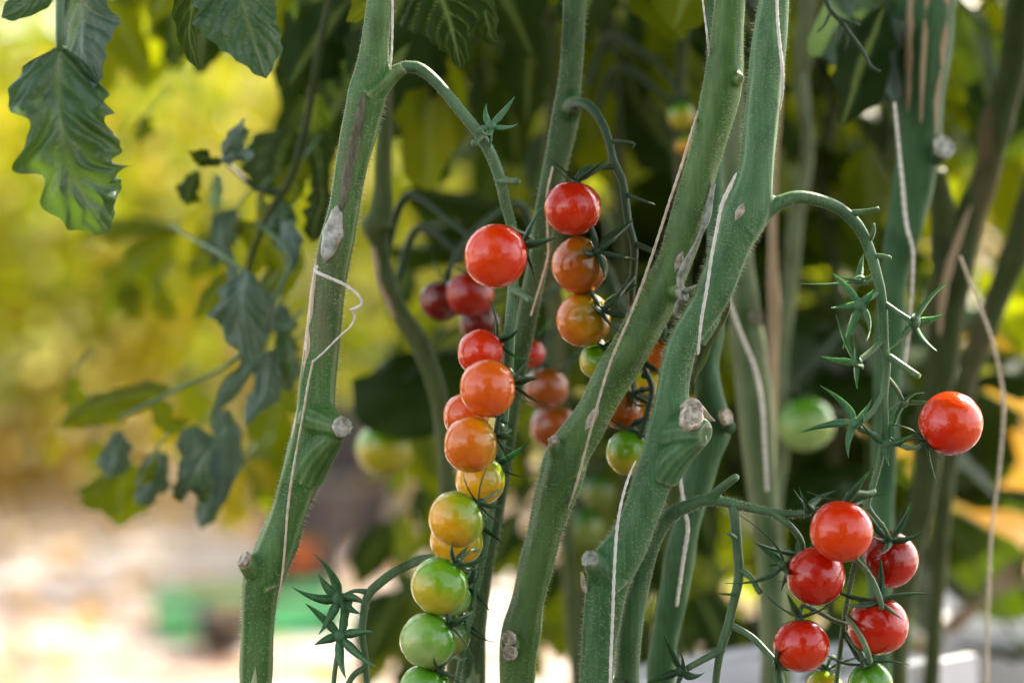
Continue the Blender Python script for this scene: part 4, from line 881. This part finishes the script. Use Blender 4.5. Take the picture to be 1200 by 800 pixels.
curtain(960, 10, 1040, 150, 1.05, 1.1, 3, 150, ['leaf_grey_sheen', D_], 10)
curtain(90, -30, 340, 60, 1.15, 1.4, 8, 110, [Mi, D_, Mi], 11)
# more of the drooping plant left of the leftmost stem
rg = random.Random(41)
for k in range(16):
    px, py = rg.choice([(300, 345), (318, 400), (330, 250), (262, 470), (240, 520), (290, 250), (335, 330), (170, 545), (345, 190)])
    px += rg.uniform(-22, 22); py += rg.uniform(-25, 25); Y = rg.uniform(1.09, 1.17); sz = rg.uniform(30, 58); dx = rg.uniform(-.7, .3)
    stalk_px(pA, [(px + 18, py - 24, 3, Y + .01), (px + 6, py - 10, 3, Y), (px, py, 3, Y)], 'truss')
    bl([(px, py, Y), (px + dx * sz * .4, py + sz * .4, Y - .01), (px + dx * sz * .7, py + sz * .8, Y - .012), (px + dx * sz, py + sz * 1.2, Y)], [sz * q for q in (.08, .32, .38, .32, .2, .02)], rg.choice(['leaf_grey_sheen', 'leaf_mid', 'leaf_grey_sheen', 'leaf_near']), k * 2.3, (rg.uniform(-.9, .9), -1, rg.uniform(-.3, .6)))
rq = random.Random(99)
for k in range(26):
    px, py = rq.choice([(300, 250), (300, 330), (250, 290), (170, 300), (110, 480), (330, 470), (240, 500), (200, 440), (310, 540), (345, 100), (150, 60), (205, 100)])
    px += rq.uniform(-45, 45); py += rq.uniform(-40, 40); Y = rq.uniform(1.2, 1.9); sz = rq.uniform(26, 60); dx = rq.uniform(-.9, .9)
    stalk_px(pA, [(px + 25, py - 30, 3, Y + .02), (px + 8, py - 12, 3, Y), (px, py, 3, Y)], 'truss')
    bl([(px, py, Y), (px + dx * sz * .4, py + sz * .35, Y), (px + dx * sz * .7, py + sz * .75, Y), (px + dx * sz, py + sz * 1.1, Y)], [sz * q for q in (.08, .35, .42, .36, .22, .02)], rq.choice(['leaf_mid', 'leaf_yellow', 'leaf_mid']), k * 1.7, (rq.uniform(-.6, .6), -1, rq.uniform(-.2, .8)))

# ------------------------------------------------------------------ the opposite row and the far end
foliage('far_foliage', M['leaf_yellow'], 18000, [(-1.35, 5, 8.3, 9.8, .05, 1.9, 3), (-4.5, -1.35, 8.3, 9.8, .05, 1.42, 2), (-4.5, -1.2, 8.0, 9.0, .0, 1.2, 1)], .085, 3, .16)
foliage('far_shaded_foliage', M['leaf_mid'], 4200, [(-3.2, .4, 6.6, 8.0, .35, 1.7, 1)], .075, 31, .09)
foliage('far_glint_foliage', M['leaf_glint'], 1500, [(-3.2, .4, 7.0, 8.2, .25, 1.6, 1)], .06, 32, .10)  # bleached clumps painting glints and blurred light spots into the hedge
foliage('far_green_foliage', M['leaf_mid'], 6000, [(-1.3, 6, 8.8, 10.4, .05, 2.3, 2), (-4.5, -1.3, 8.8, 10.4, .05, 1.4, 1)], .10, 4, .25)
foliage('sky_blocker_foliage', M['leaf_dark'], 16000, [(-2.5, 12, 14, 18, .0, 5.0, 3), (-9, -2.5, 14, 18, 0, 1.6, 1)], .28, 44, .5)  # dark layer added behind the hedge to block bright sky in its holes
foliage('fallen_leaves', M['leaf_gold'], 700, [(-3, 3, 4.2, 8.6, 0.0, .03, 1)], .06, 5, .09)
foliage('low_gold_foliage', M['leaf_gold'], 5000, [(.8, 3.0, 5.5, 8.0, .0, .5, 2), (-3.5, -.5, 7.6, 8.3, 0, .4, .7)], .05, 6, .10)
foliage('rear_blocker_foliage', M['leaf_dark'], 9000, [(-.55, .50, -1.3, -.75, .0, 2.5, 2), (-3, -1.1, -2.4, -1.3, .0, 1.1, .8), (.9, 3, -2.2, -1.2, .0, 1.2, .8)], .1, 8, .13)  # unseen foliage added behind the camera, gapped to shape the fruit highlights
foliage('overhead_blocker_foliage', M['leaf_mid'], 4000, [(-.4, 1.3, .5, 1.5, 1.85, 2.25, 1)], .1, 18, .12)  # unseen foliage added above the frame to hold back sky light
g = Geo(); n = 12
for i in range(n + 1):
    for j in range(n + 1): g.v.append(Vector((-3 + 7 * i / n, -3 + 6.4 * j / n, .004 + .012 * rnd.random())))
for i in range(n):
    for j in range(n): a = i * (n + 1) + j; g.f.append((a, a + n + 1, a + n + 2, a + 1))
link('bounce_blocker_bed', g.mesh('bounce_blocker_bed'), mat_plain('bounce_blocker_soil', (.035, .024, .016), (.07, .05, .035), 30, .95, bmp=.5), kind='structure')  # unseen dark sheet added to cut light bounced off the near ground
ro = random.Random(5)
for pr, nn_ in ((pl1, 9), (pl2, 9), (pl3, 9), (pl4, 9)):  # out-of-frame leaves added on the near plants to shade light from above
    for k in range(nn_):
        z = 1.30 + .75 * k / nn_; up_ = [c for c in pr.children if c.name.startswith('upper_stem')][0]
        bx = sum((Vector(v.co) for v in up_.data.vertices), Vector()) / len(up_.data.vertices)
        place_leaf(pr, Vector((bx.x, bx.y + .01, z)), k * 2.4 + ro.uniform(-.4, .4), R(ro.uniform(5, 30)), R(ro.uniform(-25, 25)), ro.uniform(.9, 1.25), M['leaf_mid'])

# white trough behind the feet of the stems
def trough(name, label, c, L, W, Hh, rz, th=.012):
    root = empty(name, label, 'trough', c); MM = Matrix.Rotation(rz, 4, 'Z')
    G = Geo()
    for lo, hi in (((-L / 2, -W / 2, 0), (L / 2, -W / 2 + th, Hh)), ((-L / 2, W / 2 - th, 0), (L / 2, W / 2, Hh)), ((-L / 2, -W / 2 + th, 0), (-L / 2 + th, W / 2 - th, Hh)), ((L / 2 - th, -W / 2 + th, 0), (L / 2, W / 2 - th, Hh)), ((-L / 2 + th, -W / 2 + th, 0), (L / 2 - th, W / 2 - th, th))):
        G.box(lo, hi, MM)
    link(name + '_body', G.mesh('trough_body', False), mw, root).name = 'body'
    rr = .009
    for lo, hi in (((-L / 2 - rr, -W / 2 - rr, Hh - .022), (L / 2 + rr, -W / 2 - .002, Hh + .003)), ((-L / 2 - rr, W / 2 + .002, Hh - .022), (L / 2 + rr, W / 2 + rr, Hh + .003))): 
        G = Geo(); G.box(lo, hi, MM); link('rim', G.mesh('rim', False), mw, root)
    for q in range(2):
        G = Geo(); G.box((-L * .3 + q * L * .6 - .02, -W * .4, -c[2]), (-L * .3 + q * L * .6 + .02, W * .4, -.002), MM); link('stand', G.mesh('stand', False), mw, root)
    return root
mw = mat_plain('white_plastic', (.66, .66, .70), (.8, .8, .84), 30, .4)
a, b_ = at(730, 787, 1.13), at(985, 740, 1.235); cc = (a + b_) / 2
trough('grow_trough', 'white plastic trough low behind the foot of the forked stem', Vector((cc.x + .035, cc.y + .05, .60)), (b_ - a).length, .08, cc.z - .618, math.atan2(b_.y - a.y, b_.x - a.x))
cc = at(1190, 745, 1.5); trough('grow_trough', 'grey white plastic box in the bottom right corner', Vector((cc.x + .04, cc.y + .1, .55)), .16, .2, cc.z - .55, 0)

# far things on the ground to the left
def crate(label, c, L, W, Hh, mat, rz):
    root = empty('crate', label, 'crate', c); MM = Matrix.Rotation(rz, 4, 'Z')
    for (lo, hi, nm) in (((-L / 2, -W / 2, .0), (L / 2, W / 2, .012), 'base'), ((-L / 2, -W / 2, Hh), (L / 2, -W / 2 + .03, Hh + .02), 'rim'), ((-L / 2, W / 2 - .03, Hh), (L / 2, W / 2, Hh + .02), 'rim')):
        G = Geo(); G.box(lo, hi, MM); link(nm, G.mesh(nm, False), mat, root)
    for s in (-1, 1):
        for k in range(3):
            z0 = .013 + k * (Hh - .013) / 3
            G = Geo(); G.box((-L / 2, s * W / 2 - .012 * (s > 0), z0 + .004), (L / 2, s * W / 2 + .012 * (s < 0), z0 + (Hh - .013) / 3 - .012), MM); link('slat', G.mesh('slat', False), mat, root)
        G = Geo(); G.box((s * L / 2 - .014 * (s > 0), -W / 2 + .014, .013), (s * L / 2 + .014 * (s < 0), W / 2 - .014, Hh), MM); link('end_panel', G.mesh('end_panel', False), mat, root)
    return root
mg = mat_plain('green_plastic', (.02, .24, .09), (.05, .34, .12), 8, .35)
mk = mat_plain('black_plastic', (.015, .013, .018), (.03, .026, .03), 8, .4)
c = at(292, 757, 5.5); crate('low green plastic crate on the pale ground behind the leftmost stem', Vector((c.x, c.y, .004)), .42, .26, .055, mg, R(14))
def pot(px, py, Y, r0, h, label):
    c = at(px, py, Y); root = empty('plant_pot', label, 'pot', (c.x, c.y, 0), 'black pots far behind')
    G = Geo(); G.tube([(0, 0, .002, r0 * .72), (0, 0, h * .5, r0 * .86), (0, 0, h, r0)], 20, .05); link('body', G.mesh('body'), mk, root)
    G = Geo(); G.tube([(0, 0, h - .03, r0 * 1.06), (0, 0, h + .001, r0 * 1.07)], 20, .05); link('rim', G.mesh('rim', False), mk, root)
    return root
pot(360, 690, 6.2, .13, .26, 'black pot far behind, just right of the leftmost stem'); pot(415, 640, 7.0, .15, .42, 'tall black pot far behind under the shaded leaves'); pot(262, 765, 5.2, .07, .1, 'small black pot in front of the green crate')
for k, (px, py, Y, r_, kd, lb) in enumerate(((350, 650, 6.1, 17, 'orange', 'blurred orange tomato far behind, beside the leftmost stem'), (461, 648, 6.3, 17, 'ambr', 'blurred amber tomato far behind, over the bottom left truss'))):
    if kd == 'ambr': T['ambr'] = mat_tomato('tomato_amber', (.75, .42, .02), (.8, .45, .02), (.8, .4, .02))
    cpos = at(px, py, Y); tomato('e%d' % k, px, py, r_, Y, (0, 0, 1), kd, lb, 'far tomatoes')
    bz = cpos; G = Geo(); G.tube([(bz.x, bz.y, 0.0, .008), (bz.x + .05, bz.y + .06, bz.z * .6, .007), (bz.x + .03, bz.y + .05, bz.z + .12, .005), (bz.x, bz.y, bz.z + rad(r_, Y) * .9, .003)], 8, .03)
    s_ = link('far_plant_shoot', G.mesh('far_plant_shoot'), M['stem_olive']); tag(s_, ('thin far stalk holding the orange tomato', 'thin far stalk holding the amber tomato')[k], 'stem')
